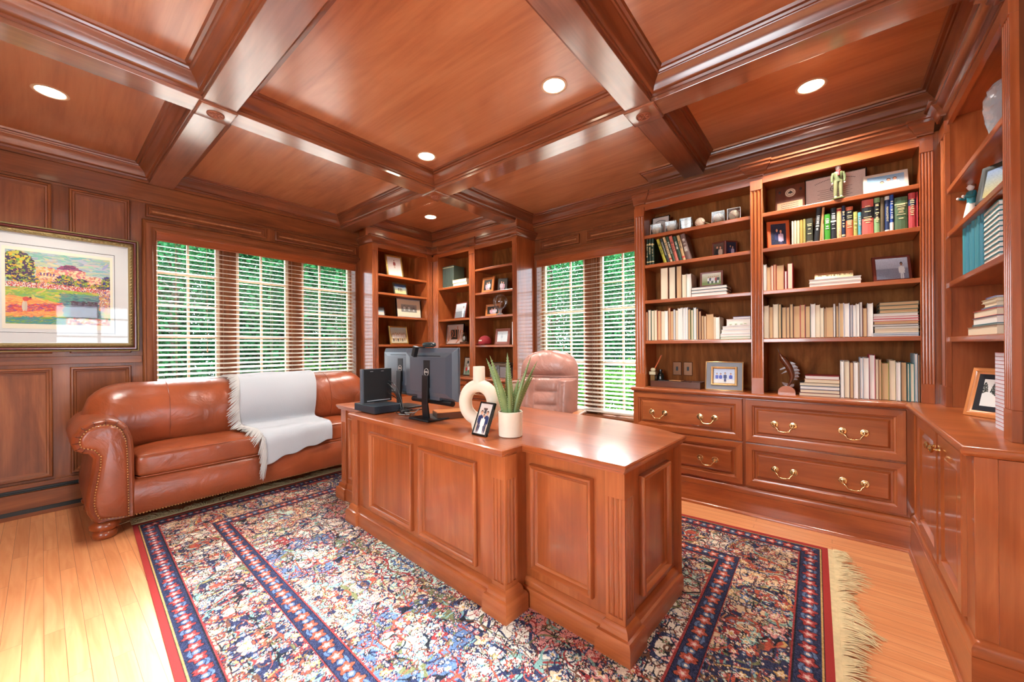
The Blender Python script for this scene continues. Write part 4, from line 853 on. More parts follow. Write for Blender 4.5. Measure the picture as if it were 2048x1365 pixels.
# local: faces +x, width along y
b=MB(); N_=40
def backp(u_,v_,front=True):
    w_=.255*(1-.05*(2*v_-1)**2)*(1 if v_<.72 else max(.02,1-((v_-.72)/.285)**3.2)**.5); y=(2*u_-1); zz=.50+.685*v_
    tl=-.10-.11*v_
    pl=.055*(1-abs(y)**4)*(1.0); 
    bd=0
    if v_>.70: bd=.035*max(0,math.sin(min(1,(v_-.70)/.30)*PI))**.6*(1-y**4)
    ce=abs(y)<.42
    if v_<.66:
        bd=.018*abs(math.sin(v_/.66*PI*4.0))**.5*(1-(y/.44)**6) if ce else .050*max(0,math.sin((abs(y)-.42)/.58*PI))**.7
    return Vector((tl+(pl+bd if front else -.05*(1-y**4)),y*w_,zz))
b.grid(lambda u_,v_:backp(u_,v_),45,60,0); fr=b.build('backrest',[LEC],ch,smooth=70,recalc=True,sub=1)
b=MB(); b.grid(lambda u_,v_:backp(u_,v_,False),25,30,0); b.build('back_shell',[cm((30,26,24),.4)],ch,smooth=70)
b=MB(); b.tube([backp(0,v_)+Vector((-.01,0,0)) for v_ in np.linspace(0,1,30)]+[backp(u_,1)+Vector((-.01,0,0)) for u_ in np.linspace(.1,.9,9)]+[backp(1,v_)+Vector((-.01,0,0)) for v_ in np.linspace(1,0,30)],.008,6)
b.tube([backp(u_,.685)+Vector((.004,0,0)) for u_ in np.linspace(0,1,24)],.004,6); b.build('piping',[LEC],ch,smooth=60)
b=MB(); b.ball((.12,0,.47),.29,.27,.075,32,12,0,e=.45); b.build('seat',[LEC],ch,smooth=70)
for s in (-1,1):
    b=MB(); b.loft([[(x,s*.315-wd,z-.012),(x,s*.315+wd,z-.012),(x,s*.315+wd,z+.012),(x,s*.315-wd,z+.012)] for x,wd,z in ((-.16,.018,.68),(-.08,.026,.695),(.10,.030,.70),(.24,.028,.692),(.30,.018,.675))],0)
    a=b.build('armrest',LT,ch,bevel=.006); q=MB(); q.tube([(.22,s*.315,.68),(.20,s*.31,.58),(.10,s*.30,.47)],.016,10); q.tube([(-.10,s*.315,.68),(-.10,s*.30,.50)],.016,10); q.build('arm_support',LT,a,smooth=60)
b=MB(); b.lathe(0,0,[(.03,.10),(.03,.40),(.06,.42)],16,0)
for k in range(5): a=k*2*PI/5; b.tube([(0,0,.12),(.16*math.cos(a),.16*math.sin(a),.11),(.31*math.cos(a),.31*math.sin(a),.075)],[.03,.026,.018],8)
b.build('swivel_base',[BLK],ch,smooth=60)
for k in range(5):
    a=k*2*PI/5; b=MB(); M=Matrix.Translation((.31*math.cos(a),.31*math.sin(a),.032+RZ))@Matrix.Rotation(PI/2,4,'X'); b.lathe(0,0,[(.012,-.022),(.026,-.02),(.026,.02),(.012,.022)],16,0,M=M); b.build('caster',[BLK],ch,smooth=40)
# ================================================================ DOWNLIGHTS
for i,(x,y,l) in enumerate(((.042,3.677,'recessed ceiling light above the framed painting'),(1.982,1.285,'recessed ceiling light in the middle coffer, nearer the camera'),(2.03,2.569,'recessed ceiling light in the middle coffer, nearer the far corner'),(2.998,3.728,'recessed ceiling light over the corner bookcases'),(3.002,.082,'recessed ceiling light over the right-hand bookcase'))):
    t=thing('recessed_light',l,'ceiling light',(x,y,ZC),0,'recessed ceiling lights')
    b=MB(); b.lathe(0,0,[(.078,-.0005),(.080,-.003),(.074,-.005),(.066,-.004),(.062,-.001)],36,0,cap=False); b.build('trim_ring',[cm((206,170,140),.4)],t,smooth=50)
    b=MB(); b.lathe(0,0,[(.064,-.002),(.045,-.006),(.02,-.009),(.001,-.010)],28,0,cap=False); b.build('lens',[BULB],t,smooth=60)
    ld=bpy.data.lights.new('downlight','SPOT'); ld.energy=LSPOT; ld.spot_size=math.radians(125); ld.spot_blend=.6; ld.shadow_soft_size=.06; ld.color=(1,.96,.90); lo=bpy.data.objects.new('downlight',ld); C.objects.link(lo); lo.parent=t; lo.location=(0,0,-.03)
# ================================================================ PAINTING
def strokes(arr,m,cs,g,n,lx,ly):
    ny,nx,_=arr.shape
    ys,xs=np.nonzero(m)
    if len(ys)==0: return
    sc_=nx/200
    for _ in range(int(n*1.5)):
        k=g.integers(len(ys)); y,x=ys[k],xs[k]; a=g.uniform(.4,1.2)*lx*.55*sc_; b_=g.uniform(.4,1.2)*ly*.6*sc_; t_=g.normal(0,.35); R=int(max(a,b_))+2
        y0,y1,x0,x1=max(0,y-R),min(ny,y+R+1),max(0,x-R),min(nx,x+R+1); Y,X=np.mgrid[y0:y1,x0:x1]; u_=(X-x)*math.cos(t_)+(Y-y)*math.sin(t_); v_=-(X-x)*math.sin(t_)+(Y-y)*math.cos(t_)
        arr[y0:y1,x0:x1][(u_/a)**2+(v_/b_)**2<1]=np.array(cs[g.integers(len(cs))])+g.normal(0,7,3)
def artwork():
    g=np.random.default_rng(4); nx,ny=380,390; A=np.zeros((ny,nx,3)); yy,xx=np.mgrid[0:ny,0:nx]; v=yy/ny; u=xx/nx
    A[:]=(150,196,180); strokes(A,v>.6,[(176,206,180),(140,190,178),(206,206,170),(160,180,190),(190,196,200)],g,900,26,5)
    # building on the hill
    for u0,u1,v0,v1,c in ((.27,.44,.52,.80,(244,176,110)),(.44,.56,.56,.78,(236,150,130)),(.52,.74,.56,.80,(226,140,140)),(.72,.90,.54,.72,(238,160,140))):
        m=(u>u0)&(u<u1)&(v>v0)&(v<v1-.06*(u-u0)); A[m]=c; strokes(A,m,[c,(250,200,150),(200,120,120),(255,220,180)],g,160,6,5)
    m=(np.abs(u-.58)<.11-(v-.80)*1.2)&(v>.79)&(v<.86); A[m]=(140,70,110); strokes(A,m,[(160,80,110),(110,60,100)],g,40,8,3)
    for k in range(5): m=(np.abs(u-(.31+.03*k))<.007)&(np.abs(v-.70)<.018); A[m]=(110,80,130)
    # trees
    m=((u-.10)/.15)**2+((v-.78)/.20)**2<1; A[m]=(60,40,80); strokes(A,m,[(60,40,80),(240,190,60),(120,150,60),(80,50,90),(200,200,90),(70,60,70)],g,700,7,6)
    for cu,cv,ru,rv_ in ((.54,.61,.09,.10),(.70,.60,.07,.07),(.86,.55,.07,.06),(.97,.62,.06,.12),(.20,.60,.10,.06),(.44,.55,.08,.05)):
        m=((u-cu)/ru)**2+((v-cv)/rv_)**2<1; A[m]=(80,60,100); strokes(A,m,[(60,40,80),(70,60,120),(150,170,70),(220,180,70),(110,130,70)],g,170,6,4)
    m=(v<.53); A[m]=(160,190,70); strokes(A,m,[(170,196,70),(150,180,80),(200,204,90),(130,180,110),(226,190,110)],g,1500,20,4)
    m=(np.abs(v-(.535-.05*np.maximum(0,u-.5)))<.03); strokes(A,m,[(240,220,220),(200,60,70),(230,120,110),(250,240,230),(140,60,90),(240,180,120)],g,1300,2,4)
    m=(u>.50)&(v<.44-.0*(u))&(v<.44)&(u+v*.5>.60)&(u<.9)&(v>.10); A[m]=(90,140,140); strokes(A,m,[(90,150,145),(110,160,140),(70,110,120),(130,150,140)],g,500,14,3)
    m=(u>.60)&(u<.86)&(v<.34)&(v>.08); strokes(A,m,[(60,44,60),(80,60,70),(100,90,110)],g,330,8,5)
    m=(v<.38-.30*np.maximum(0,u-.22))&(v>.05+.16*u)&(u<.50)&(v<.38-.5*np.abs(u-.05)*.3); A[m]=(244,164,84); strokes(A,m,[(246,170,84),(240,150,90),(250,190,110)],g,300,16,3)
    m=(np.abs(v-(.21+.10*(u-.1)))<.05)&(u<.50)&(u>.02); strokes(A,m,[(214,70,60),(200,80,110),(150,80,130),(240,120,80)],g,230,10,2)
    m=(u>.88)&(v<.50)&(v>.20); strokes(A,m,[(240,220,200),(120,90,140),(220,170,90),(200,120,120)],g,300,3,5)
    m=(v<.09); strokes(A,m,[(60,150,150),(130,170,70),(90,140,150)],g,300,20,2)
    m=(v<.09)&(u>.55); strokes(A,m,[(250,230,210),(240,190,110),(110,70,110),(220,110,90),(255,250,240)],g,330,5,4)
    # stooping figure in the sand
    for cu,cv,ru,rv_,c in ((.155,.24,.016,.07,(226,214,190)),(.175,.24,.013,.07,(214,200,180)),(.175,.34,.030,.030,(214,80,70)),(.205,.345,.022,.012,(200,70,70)),(.215,.362,.011,.010,(90,50,60))): A[((u-cu)/ru)**2+((v-cv)/rv_)**2<1]=c
    m_=A.mean(-1,keepdims=True); return np.clip((m_+(A-m_)*1.1)*.86,0,255)
pt=thing('framed_artwork','large colourful landscape print in a gilt and mahogany frame on the left wall','picture',(.0975,4.580,1.68))
GOLD2=mat('antique_gilt',(132,112,70),.42,.6,bump=.8,bscale=140)
W_,H_=.865,.935; yb=-.004
b=MB(); b.rloft((-W_/2,yb,-H_/2),(1,0,0),(0,0,1),(0,-1,0),W_,H_,[(0,0),(0,.026),(.004,.030),(.010,.030),(.013,.024)],cap=False); b.build('rope_edge',[GOLD2],pt,smooth=40)
b=MB(); b.rloft((-W_/2,yb,-H_/2),(1,0,0),(0,0,1),(0,-1,0),W_,H_,[(.013,.022),(.020,.036),(.028,.036),(.034,.026)],cap=False,m=0); fr=b.build('frame',[mat('mahogany_frame',(98,36,34),.25,coat=.5)],pt,smooth=40)
b=MB(); b.rloft((-W_/2,yb,-H_/2),(1,0,0),(0,0,1),(0,-1,0),W_,H_,[(.034,.024),(.038,.030),(.050,.033),(.064,.028),(.066,.020)],cap=False,m=0)
for k in range(34):
    for (x,z) in ((-W_/2+.05+k*(W_-.1)/33,H_/2-.05),(-W_/2+.05+k*(W_-.1)/33,-H_/2+.05),(-W_/2+.05,-H_/2+.05+k*(H_-.1)/33),(W_/2-.05,-H_/2+.05+k*(H_-.1)/33)):
        horiz=abs(abs(z)-(H_/2-.05))<1e-6; b.ball((x,yb-.033,z),.012 if horiz else .007,.004,.006 if horiz else .012,7,5,0,M=Matrix.Rotation(.5,3,'Y'))
b.build('gilt_scrollwork',[GOLD2],pt,smooth=50)
b=MB(); b.rloft((-W_/2,yb,-H_/2),(1,0,0),(0,0,1),(0,-1,0),W_,H_,[(.066,.022),(.070,.020),(.070,.012),(.146,.012),(.148,.0105)],cap=True,m=0); b.build('mat_board',[cm((204,204,200),.8)],pt)
b=MB(); b.rloft((-W_/2,yb,-H_/2),(1,0,0),(0,0,1),(0,-1,0),W_,H_,[(.143,.0122),(.143,.0126),(.146,.0126),(.146,.0122)],cap=False,m=0); b.build('mat_bevel',[cm((40,38,36),.6)],pt)
b=MB(); b.box(-.277,.277,yb-.0115,yb-.0108,-.295,.30,0); b.build('print_paper',[cm((220,212,188),.8)],pt)
colgrid('print',(-.2615,yb-.0125,-.259),(1,0,0),(0,0,1),.523,.536,artwork(),PRINT,pt)
b=MB(); b.box(-W_/2+.067,W_/2-.067,yb-.0165,yb-.0150,-H_/2+.067,H_/2-.067,0); b.build('glazing',[glass_pane('picture_glass',fac=.012,mul=.18)],pt)
# ================================================================ BOOKS
BR={'B':-PI/2,'A':0,'C':PI}
def wpos(bay,u,front,z): # u: world coordinate along the face
    if bay=='B': return (front,u,z)
    return (u,front,z)
def book(label,pos,rz,t,h,d,cov,pg=PAPER,spine=False,group=None,lean=0,flat=False,bands=(),rough=.5,marks=0,yaw_=0):
    # local: thickness along x, fore-edge (or spine) faces -y, height z
    b=MB(); c=.0022 if t>.012 else .0012; hx=t/2
    if flat: # lying: thickness up (z), length along x = h
        b.box(-h/2,h/2,0,d,0,c,0); b.box(-h/2,h/2,0,d,t-c,t,0); 
        if spine: b.box(-h/2,h/2,-.001,c,0,t,0)
        else: b.box(-h/2,h/2,d-c,d,0,t,0)
    else:
        b.box(-hx,-hx+c,0,d,0,h,0); b.box(hx-c,hx,0,d,0,h,0)
        if spine:
            b.v=[];b.f=[];b.m=[]; P=[(-hx,d),(-hx,.003),(-hx*.6,-.001),(0,-.0025),(hx*.6,-.001),(hx,.003),(hx,d),(hx-c,d),(hx-c,.006),(-hx+c,.006),(-hx+c,d)]
            b.prism(P[::1],0,h,0)
            for z0,z1,k in bands: b.prism([(-hx-.0004,.01),(-hx-.0004,.003),(-hx*.6,-.0016),(0,-.0031),(hx*.6,-.0016),(hx+.0004,.003),(hx+.0004,.01)],z0*h,z1*h,k)
            if marks:
                rr=random.Random(int(h*1e5)+int(t*1e5)); z=h*.80
                while z>h*.30:
                    wv=hx*rr.uniform(.35,.7); hh=rr.uniform(.003,.006); 
                    if rr.random()<.7: b.box(-wv,wv,-.0042,-.002,z,z+hh,marks)
                    z-=rr.uniform(.008,.014)
        else: b.box(-hx,hx,d-c,d,0,h,0)
    mats=[cm(cov,rough)]+[cm(k,.45) for k in BANDC]
    rot=(0,lean,rz+yaw_)
    o=b.build('book',mats,loc=pos,rot=rot); tag(o,label,'book',group)
    q=MB()
    if flat: q.box(-h/2+.003,h/2-.003,.003 if not spine else .003,d-.003,c,t-c,0)
    else: q.box(-hx+c,hx-c,.0035 if not spine else .007,d-c-.0005,.003,h-.004,0)
    q.build('pages',[pg],o)
    return o
BANDC=[(22,22,24),(216,200,150),(232,226,212),(28,36,74),(196,60,54),(60,110,60)]
ORD=['first','second','third','fourth','fifth','sixth','seventh','eighth','ninth','tenth','eleventh','twelfth','thirteenth','fourteenth','fifteenth','sixteenth','seventeenth','eighteenth','nineteenth','twentieth','twenty-first','twenty-second','twenty-third','twenty-fourth','twenty-fifth']
# long row, right bay, lowest shelf: (y left, y right, height, cover, page, words)
RS4=[(0.366,.336,.236,(206,190,160),0,'tall cream-paged'),(.336,.312,.225,(150,100,80),2,'short shaded tan-paged'),(.312,.280,.243,(180,150,110),0,'wide cream-paged'),(.280,.263,.24,(84,80,50),2,'slim tan-paged'),(.261,.235,.218,(60,54,46),2,'ochre-paged'),(.235,.216,.216,(140,84,60),2,'pinkish-paged'),(.215,.196,.236,(88,80,50),2,'slim olive-covered'),(.195,.158,.222,(170,90,70),2,'thick pink-paged'),(.158,.131,.227,(196,40,48),2,'red-covered tan-paged'),(.130,.103,.216,(60,60,56),2,'grey-tan-paged'),(.102,.077,.229,(222,218,206),1,'white-paged'),(.077,.052,.221,(208,180,140),0,'cream-paged'),(.052,.033,.200,(200,190,170),0,'short cream-paged'),(.032,.022,.196,(150,110,90),2,'very thin brown'),(.022,-.015,.200,(196,150,110),2,'thick orange-tan-paged'),(-.015,-.026,.222,(100,70,60),1,'thin brown-covered'),(-.027,-.043,.206,(120,90,76),2,'brown-shaded'),(-.044,-.067,.222,(226,222,216),2,'white-jacketed tan-paged'),(-.068,-.095,.219,(214,214,226),1,'wide lavender-white-paged'),(-.096,-.109,.208,(60,66,110),1,'thin blue-backed white-paged'),(-.109,-.126,.206,(190,190,190),1,'white-paged grey-backed'),(-.126,-.142,.212,(226,220,210),1,'cream-white'),(-.142,-.157,.222,(90,50,50),1,'maroon-edged white-paged'),(-.157,-.178,.183,(140,80,60),2,'short tan-paged'),(-.179,-.205,.211,(224,222,214),1,'plain white-paged')]
PGS=[PAPER,PAPW,PAPT]
def bookrow(bay,front,z,data,grp,where,lean_fn=None,depth=.16):
    for i,dt in enumerate(data):
        y0,y1,h,cv,pg,wd=dt[:6]; t=max(.006,abs(y0-y1)-.0008); dd=depth+.01*((i*7)%3)
        s='%s book, %s from the left %s'%(wd,ORD[i],where)
        book(s,wpos(bay,(y0+y1)/2,front+.004*((i*5)%3),z),BR[bay],t,h,dd,cv,PGS[pg],group=grp)
bookrow('B',3.272,1.2665,RS4,'books standing page-edge out on the shelf below the nameplate','in the long page-edge row')
STK=[(-.196,-.404,.0,.011,(60,90,140),1,'thin blue-edged white book at the very bottom'),(-.196,-.404,.011,.022,(90,150,190),1,'pale blue-edged book second from the bottom'),(-.210,-.404,.022,.048,(206,190,160),0,'thick cream book third from the bottom'),(-.210,-.404,.048,.061,(180,170,150),1,'thin cream book fourth from the bottom'),(-.202,-.403,.061,.075,(30,30,34),1,'black-covered white book'),(-.208,-.403,.075,.093,(200,150,110),2,'tan-paged book just under the two red-covered ones'),(-.203,-.403,.093,.107,(190,40,60),1,'lower red-covered white book'),(-.205,-.403,.107,.1225,(196,44,64),1,'upper red-covered white book'),(-.205,-.401,.1225,.141,(214,204,190),1,'white-paged book above the red-covered pair'),(-.233,-.401,.141,.164,(60,90,72),2,'green-covered tan book third from the top'),(-.233,-.403,.164,.188,(58,76,60),2,'dark green-covered tan book second from the top'),(-.233,-.405,.188,.209,(70,84,66),2,'green-covered tan book on top')]
def stack(bay,front,z,data,grp,where,depth=.17):
    for y0,y1,z0,z1,cv,pg,wd in data:
        book('%s %s'%(wd,where),wpos(bay,(y0+y1)/2,front,z+z0+.0003),BR[bay],z1-z0-.0006,abs(y0-y1),depth,cv,PGS[pg],flat=True,group=grp)
stack('B',3.275,1.2665,STK,'books lying in the stack at the right end of the long row',"of the long row's lying stack")
LS4=[(1.210,1.198,.245,(200,84,40),2,'thin orange'),(1.197,1.172,.262,(40,60,84),0,'cream-paged navy-sided'),(1.169,1.144,.255,(60,104,60),0,'cream-paged green-sided'),(1.142,1.120,.255,(206,180,140),0,'slim cream-paged'),(1.118,1.090,.250,(190,40,40),2,'red-edged tan-paged'),(1.087,1.057,.244,(210,180,140),0,'wide cream-paged'),(1.057,1.031,.244,(226,220,208),1,'white-paged'),(1.030,1.013,.268,(170,80,40),2,'tall rust'),(1.013,.987,.240,(186,110,60),2,'orange-tan-paged'),(.987,.974,.252,(150,160,170),1,'thin grey'),(.974,.953,.244,(210,190,160),0,'cream'),(.953,.930,.258,(232,228,220),1,'leaning white'),(.930,.916,.260,(232,230,224),1,'thin white'),(.916,.899,.260,(226,224,222),1,'thin bright white'),(.899,.877,.262,(200,206,222),1,'white, pale-blue-topped'),(.877,.856,.246,(60,60,40),2,'dark-edged tan'),(.856,.837,.240,(120,150,60),0,'cream green-edged'),(.835,.815,.256,(190,210,220),1,'white pale-blue-edged'),(.815,.799,.246,(96,60,66),2,'patterned maroon'),(.798,.781,.225,(120,60,50),2,'short maroon'),(.778,.760,.188,(150,100,60),2,'short tan'),(.757,.744,.184,(196,160,120),0,'short cream'),(.744,.693,.199,(200,140,90),2,'very thick orange-tan-paged'),(.693,.679,.175,(214,190,150),0,'short thin cream'),(.678,.650,.172,(226,214,196),1,'short white wire-bound')]
bookrow('B',3.272,1.2665,LS4,'books standing in the left bay above the light switches','in the left-bay row')
ST2=[(.648,.446,0,.020,(90,170,90),1,'green-edged white book at the bottom'),(.648,.446,.020,.042,(226,226,230),1,'white book second from the bottom'),(.640,.446,.042,.072,(226,228,232),1,'thick white book in the middle'),(.632,.446,.072,.098,(216,214,220),1,'white book under the pink-edged one'),(.605,.446,.098,.150,(226,206,196),1,'thick pinkish-white book with green marks'),(.561,.446,.150,.166,(110,124,180),1,'thin blue book on top')]
stack('B',3.275,1.2665,ST2,'white books lying in the left bay','of the white stack against the middle pilaster')
for o in [o for o in bpy.data.objects if o.get('label','').startswith('thick pinkish-white book with green marks')]:
    b=MB()
    for k,x in enumerate((-.05,-.015,.02,.045)): b.box(x-.007,x+.007,-.008,.01,.012+.002*(k%2),.0135+.002*(k%2),0)
    b.build('sticky_tabs',[cm((120,180,60),.6)],o)
LS3=[(1.087,1.028,.262,(150,96,70),0,'tall thick cream-paged'),(1.022,.972,.262,(120,90,70),0,'tall cream-paged'),(.962,.922,.262,(110,60,40),2,'tall tan-paged brown-backed'),(.917,.886,.188,(210,200,176),0,'short cream'),(.884,.852,.190,(226,222,206),1,'short white-paged')]
bookrow('B',3.272,1.6055,LS3,'books beside the small team photo','beside the team photo shelf')
ST3=[(.850,.600,0,.028,(50,60,70),1,'bottom'),(.850,.600,.028,.052,(40,50,60),1,'middle'),(.850,.600,.052,.074,(46,56,60),1,'top')]
for y0,y1,z0,z1,cv,pg,wd in ST3: book('%s grey-covered white book of the three under the team photo'%wd,(3.275,(y0+y1)/2,1.6055+z0),-PI/2,z1-z0-.0006,abs(y0-y1),.18,cv,PGS[pg],flat=True,group='three books lying under the team photo')
# spine-out books, left bay second shelf
for i,(y0,y1,h,cv) in enumerate(((1.205,1.188,.225,(20,44,30)),(1.186,1.164,.222,(24,50,34)),(1.163,1.142,.220,(28,54,36)))):
    book('upright dark green book, %s of three at the bookcase left side'%('leftmost','middle','rightmost')[i],(3.275,(y0+y1)/2,1.9055),-PI/2,y0-y1-.001,h,.15,cv,PAPER,True,'dark green upright books',bands=((.75,.8,2),(.1,.14,2)),marks=2)
LEAN=[(1.045,.024,.215,(176,168,48),'olive-yellow'),(1.020,.022,.215,(40,46,44),'black white-lettered'),(.998,.020,.222,(214,184,140),'cream'),(.976,.020,.222,(48,72,50),'dark green cream-lettered'),(.952,.026,.220,(196,104,86),'salmon red'),(.925,.026,.212,(34,66,50),'deep green'),(.898,.024,.214,(196,160,110),'cream and red patterned'),(.866,.036,.218,(110,84,76),'brown gold-lettered')]
for i,(y,t,h,cv,wd) in enumerate(LEAN):
    o=book('%s book leaning left, %s of the leaning row'%(wd,ORD[i]),(3.275,y+.002,1.9055+.0),-PI/2,t-.001,h,.15,cv,PAPER,True,'books leaning above the team photo',lean=-.30+.012*i,marks=(3 if cv[0]<120 else 1) if i!=1 else 0,bands=((.1,.16,5),) if i in (2,6) else ())
    if i==1: LEANT=o
# spine-out row, right bay second shelf
RS2=[(.202,.190,.165,(222,212,190),'thin cream magazine-like',0,0,0),(.189,.174,.165,(214,200,170),'slim ivory',0,0,0),(.173,.157,.163,(226,206,160),'slim pale yellow',0,0,0),(.156,.140,.163,(204,160,80),'slim mustard',0,0,0),(.139,.124,.166,(170,160,90),'olive-yellow patterned',0,0,0),(.122,.086,.164,(62,62,48),'charcoal gold-lettered',((.04,.06,2),),2,0),(.082,.055,.226,(36,38,40),'tall black white-lettered',((.0,.25,0),),3,.07),(.052,.038,.222,(206,150,100),'thin leaning tan',0,0,.07),(.037,.028,.112,(222,184,140),'very small tan',0,0,0),(.026,-.004,.172,(66,150,40),'bright green',0,3,0),(-.006,-.034,.206,(34,34,40),'black silver-lettered',((.55,.60,3),),3,0),(-.036,-.060,.198,(222,186,130),'cream brown-lettered',((.9,.97,5),),1,0),(-.061,-.079,.208,(34,44,74),'navy gold-lettered',((.05,.1,2),),2,0),(-.081,-.116,.195,(196,96,60),'orange-brown with a black label',((.55,.88,1),),2,0),(-.117,-.138,.155,(168,166,84),'short olive',0,2,0),(-.139,-.156,.148,(90,160,176),'short turquoise',0,3,0),(-.157,-.211,.219,(206,92,80),'thick coral red, black-labelled',((.46,.78,1),),2,0),(-.213,-.240,.220,(132,166,112),'pale green with a black label',((.42,.86,1),),2,0),(-.241,-.260,.216,(96,80,54),'plain brown-olive',0,0,0),(-.261,-.282,.218,(34,52,92),'navy with grey top',((.90,1.0,3),(.0,.05,3)),3,0),(-.283,-.300,.221,(44,76,150),'slim blue',((.0,.24,3),),3,0),(-.303,-.359,.198,(72,96,62),'very thick green gold-banded',((.78,.80,2),),2,0),(-.362,-.393,.212,(176,60,62),'crimson with a navy label',((.64,.82,4),),2,0),(-.395,-.404,.212,(170,52,56),'slim crimson at the pilaster',0,0,0)]
SPT=[]
for i,(y0,y1,h,cv,wd,bd,mk,ln) in enumerate(RS2):
    o=book('%s book among the coloured spines, %s from the left'%(wd,ORD[i]),(3.272,(y0+y1)/2,1.9055),-PI/2,y0-y1-.001,h*.985,.155,cv,PAPER,True,'spine-out books below the scout figurine',lean=ln,bands=bd or (),marks=mk if i not in (11,19) else 0)
    if i==19: SPT.append((o,'MANAGEMENT',.105,.0135,(214,206,170)))
    if i==11: SPT.append((o,'LUCAS',.045,.014,(226,222,214)))
def spine_title(o,body,z,size,c,x=0):
    text('title',body,size,Matrix.Translation((x,-.0034,z))@Matrix(((0,1,0,0),(0,0,-1,0),(-1,0,0,0),(0,0,0,1))),c,o)
for o,bd_,z_,sz_,c_ in SPT: spine_title(o,bd_,z_,sz_,cm(c_,.5))
spine_title(LEANT,'Supreme Command',.125,.0145,cm((226,222,206),.5))
RS3=[(.365,.348,.190,(226,222,210),1,'white-paged'),(.347,.322,.171,(206,150,110),2,'tan-paged'),(.321,.306,.178,(210,120,90),0,'coral-edged cream'),(.305,.291,.182,(190,60,40),2,'thin red'),(.290,.247,.175,(206,130,90),2,'thick orange-tan-paged'),(.243,.229,.128,(190,36,40),1,'short white red-edged'),(.226,.197,.178,(190,30,44),0,'red-jacketed cream-paged')]
bookrow('B',3.272,1.6055,RS3,'books left of the nameplate','left of the nameplate')
for i,(z0,z1,cv) in enumerate(((0,.026,(220,212,196)),(.026,.050,(210,206,196)))):
    book('%s pale book lying under the engraved nameplate'%('lower','upper')[i],(3.275,-.022,1.6055+z0),-PI/2,z1-z0-.0006,.262,.17,cv,PAPW,flat=True,group='books under the nameplate')
RK=[(-.048,-.065,.238,(226,226,222),1,'white-jacketed'),(-.066,-.092,.238,(206,196,176),0,'cream-paged'),(-.093,-.111,.229,(140,84,64),2,'brown-covered'),(-.112,-.133,.231,(230,226,218),1,'white-paged'),(-.134,-.141,.231,(190,160,130),0,'thin tan'),(-.142,-.157,.260,(190,200,214),1,'taller pale-blue-topped white'),(-.158,-.184,.260,(226,222,218),1,'tall wide white'),(-.185,-.213,.278,(190,60,84),1,'tallest white, red-topped'),(-.214,-.227,.252,(200,170,140),0,'tan-paged'),(-.228,-.240,.251,(180,130,100),2,'thin tan'),(-.241,-.274,.229,(160,160,70),2,'wide ochre-paged green-edged'),(-.275,-.303,.246,(210,190,150),0,'cream-paged'),(-.304,-.324,.234,(226,222,212),1,'white-paged'),(-.325,-.351,.235,(60,60,56),2,'tan-paged dark-edged'),(-.352,-.362,.228,(40,120,124),0,'thin teal'),(-.363,-.382,.228,(60,140,140),0,'cream teal-edged'),(-.383,-.396,.286,(180,206,214),1,'tall pale-blue'),(-.397,-.404,.280,(120,80,70),2,'tall thin brown')]
for i,dt in enumerate(RK):
    y0,y1,h,cv,pg,wd=dt; book('%s book standing on the counter, %s from the lying stack'%(wd,ORD[i]),(3.262+.004*((i*5)%3)+.010*(i>4),(y0+y1)/2,.8765),-PI/2,abs(y0-y1)-.001,h,.16,cv,PGS[pg],group='books standing on the counter in the right bay')
STC=[(.167,-.048,0,.022,(120,40,44),0,'maroon-edged cream book at the bottom'),(.162,-.046,.022,.045,(90,50,50),0,'cream book second from the bottom'),(.162,-.046,.045,.068,(50,70,110),1,'blue-edged white book third from the bottom'),(.164,-.046,.068,.090,(30,34,40),0,'black-edged cream book fourth from the bottom'),(.138,-.046,.090,.114,(190,150,100),0,'cream-paged book under the red one'),(.135,-.044,.114,.138,(140,24,34),1,'dark red book on top')]
for y0,y1,z0,z1,cv,pg,wd in STC:
    book('%s of the counter stack beside the carved swordfish'%wd,(3.262,(y0+y1)/2,.8765+z0),-PI/2,z1-z0-.0006,y0-y1,.17,cv,PGS[pg],flat=True,group='books lying by the swordfish carving')
# right wall bookcase
TE=[(2.936,2.912),(2.911,2.888),(2.887,2.864),(2.863,2.841),(2.839,2.813),(2.812,2.786),(2.785,2.752),(2.751,2.717),(2.716,2.692),(2.691,2.668),(2.667,2.633),(2.632,2.60)]
for i,(x0,x1) in enumerate(TE):
    book('upright teal booklet, %s from the left on the right wall shelf'%ORD[i],((x0+x1)/2,-.515-.004*(i%3),1.5565),PI,x0-x1-.001,.235+.006*((i*3)%4),.16,(62+(i*5)%14,142-(i*7)%12,152),PAPER,True,'upright teal booklets')
for i in range(11):
    book('teal booklet lying with white page edges, %s from the bottom'%ORD[i],(2.49,-.512,1.5565+i*.0205),PI,.0195,.22,.17,(60,130,142),PAPW,flat=True,group='teal booklets lying flat',yaw_=.02*((i*3)%3-1))
C4=[(2.868,2.44,0,.040,(150,110,84),0,'thick cream-paged book at the bottom'),(2.780,2.44,.040,.046,(70,140,150),0,'very thin teal book'),(2.775,2.44,.046,.078,(60,100,120),1,'blue-covered white book'),(2.764,2.44,.078,.110,(190,50,54),0,'red-covered cream book'),(2.640,2.44,.110,.116,(110,150,190),0,'very thin blue book'),(2.600,2.44,.116,.134,(206,196,170),0,'small cream book'),(2.633,2.44,.134,.150,(190,170,130),0,'small tan book'),(2.573,2.44,.150,.157,(110,140,196),1,'thin blue book on top')]
for x0,x1,z0,z1,cv,pg,wd in C4: book('%s of the stack above the snow scene photo'%wd,((x0+x1)/2,-.515,1.2565+z0),PI,z1-z0-.0006,x0-x1,.17,cv,PGS[pg],flat=True,group='stack on the right wall bookcase')
t=thing('spiral_notebook_stack','tall pile of red spiral-bound notebooks at the far right edge','notebooks',(2.40,-.495,.8765),PI) if False else None
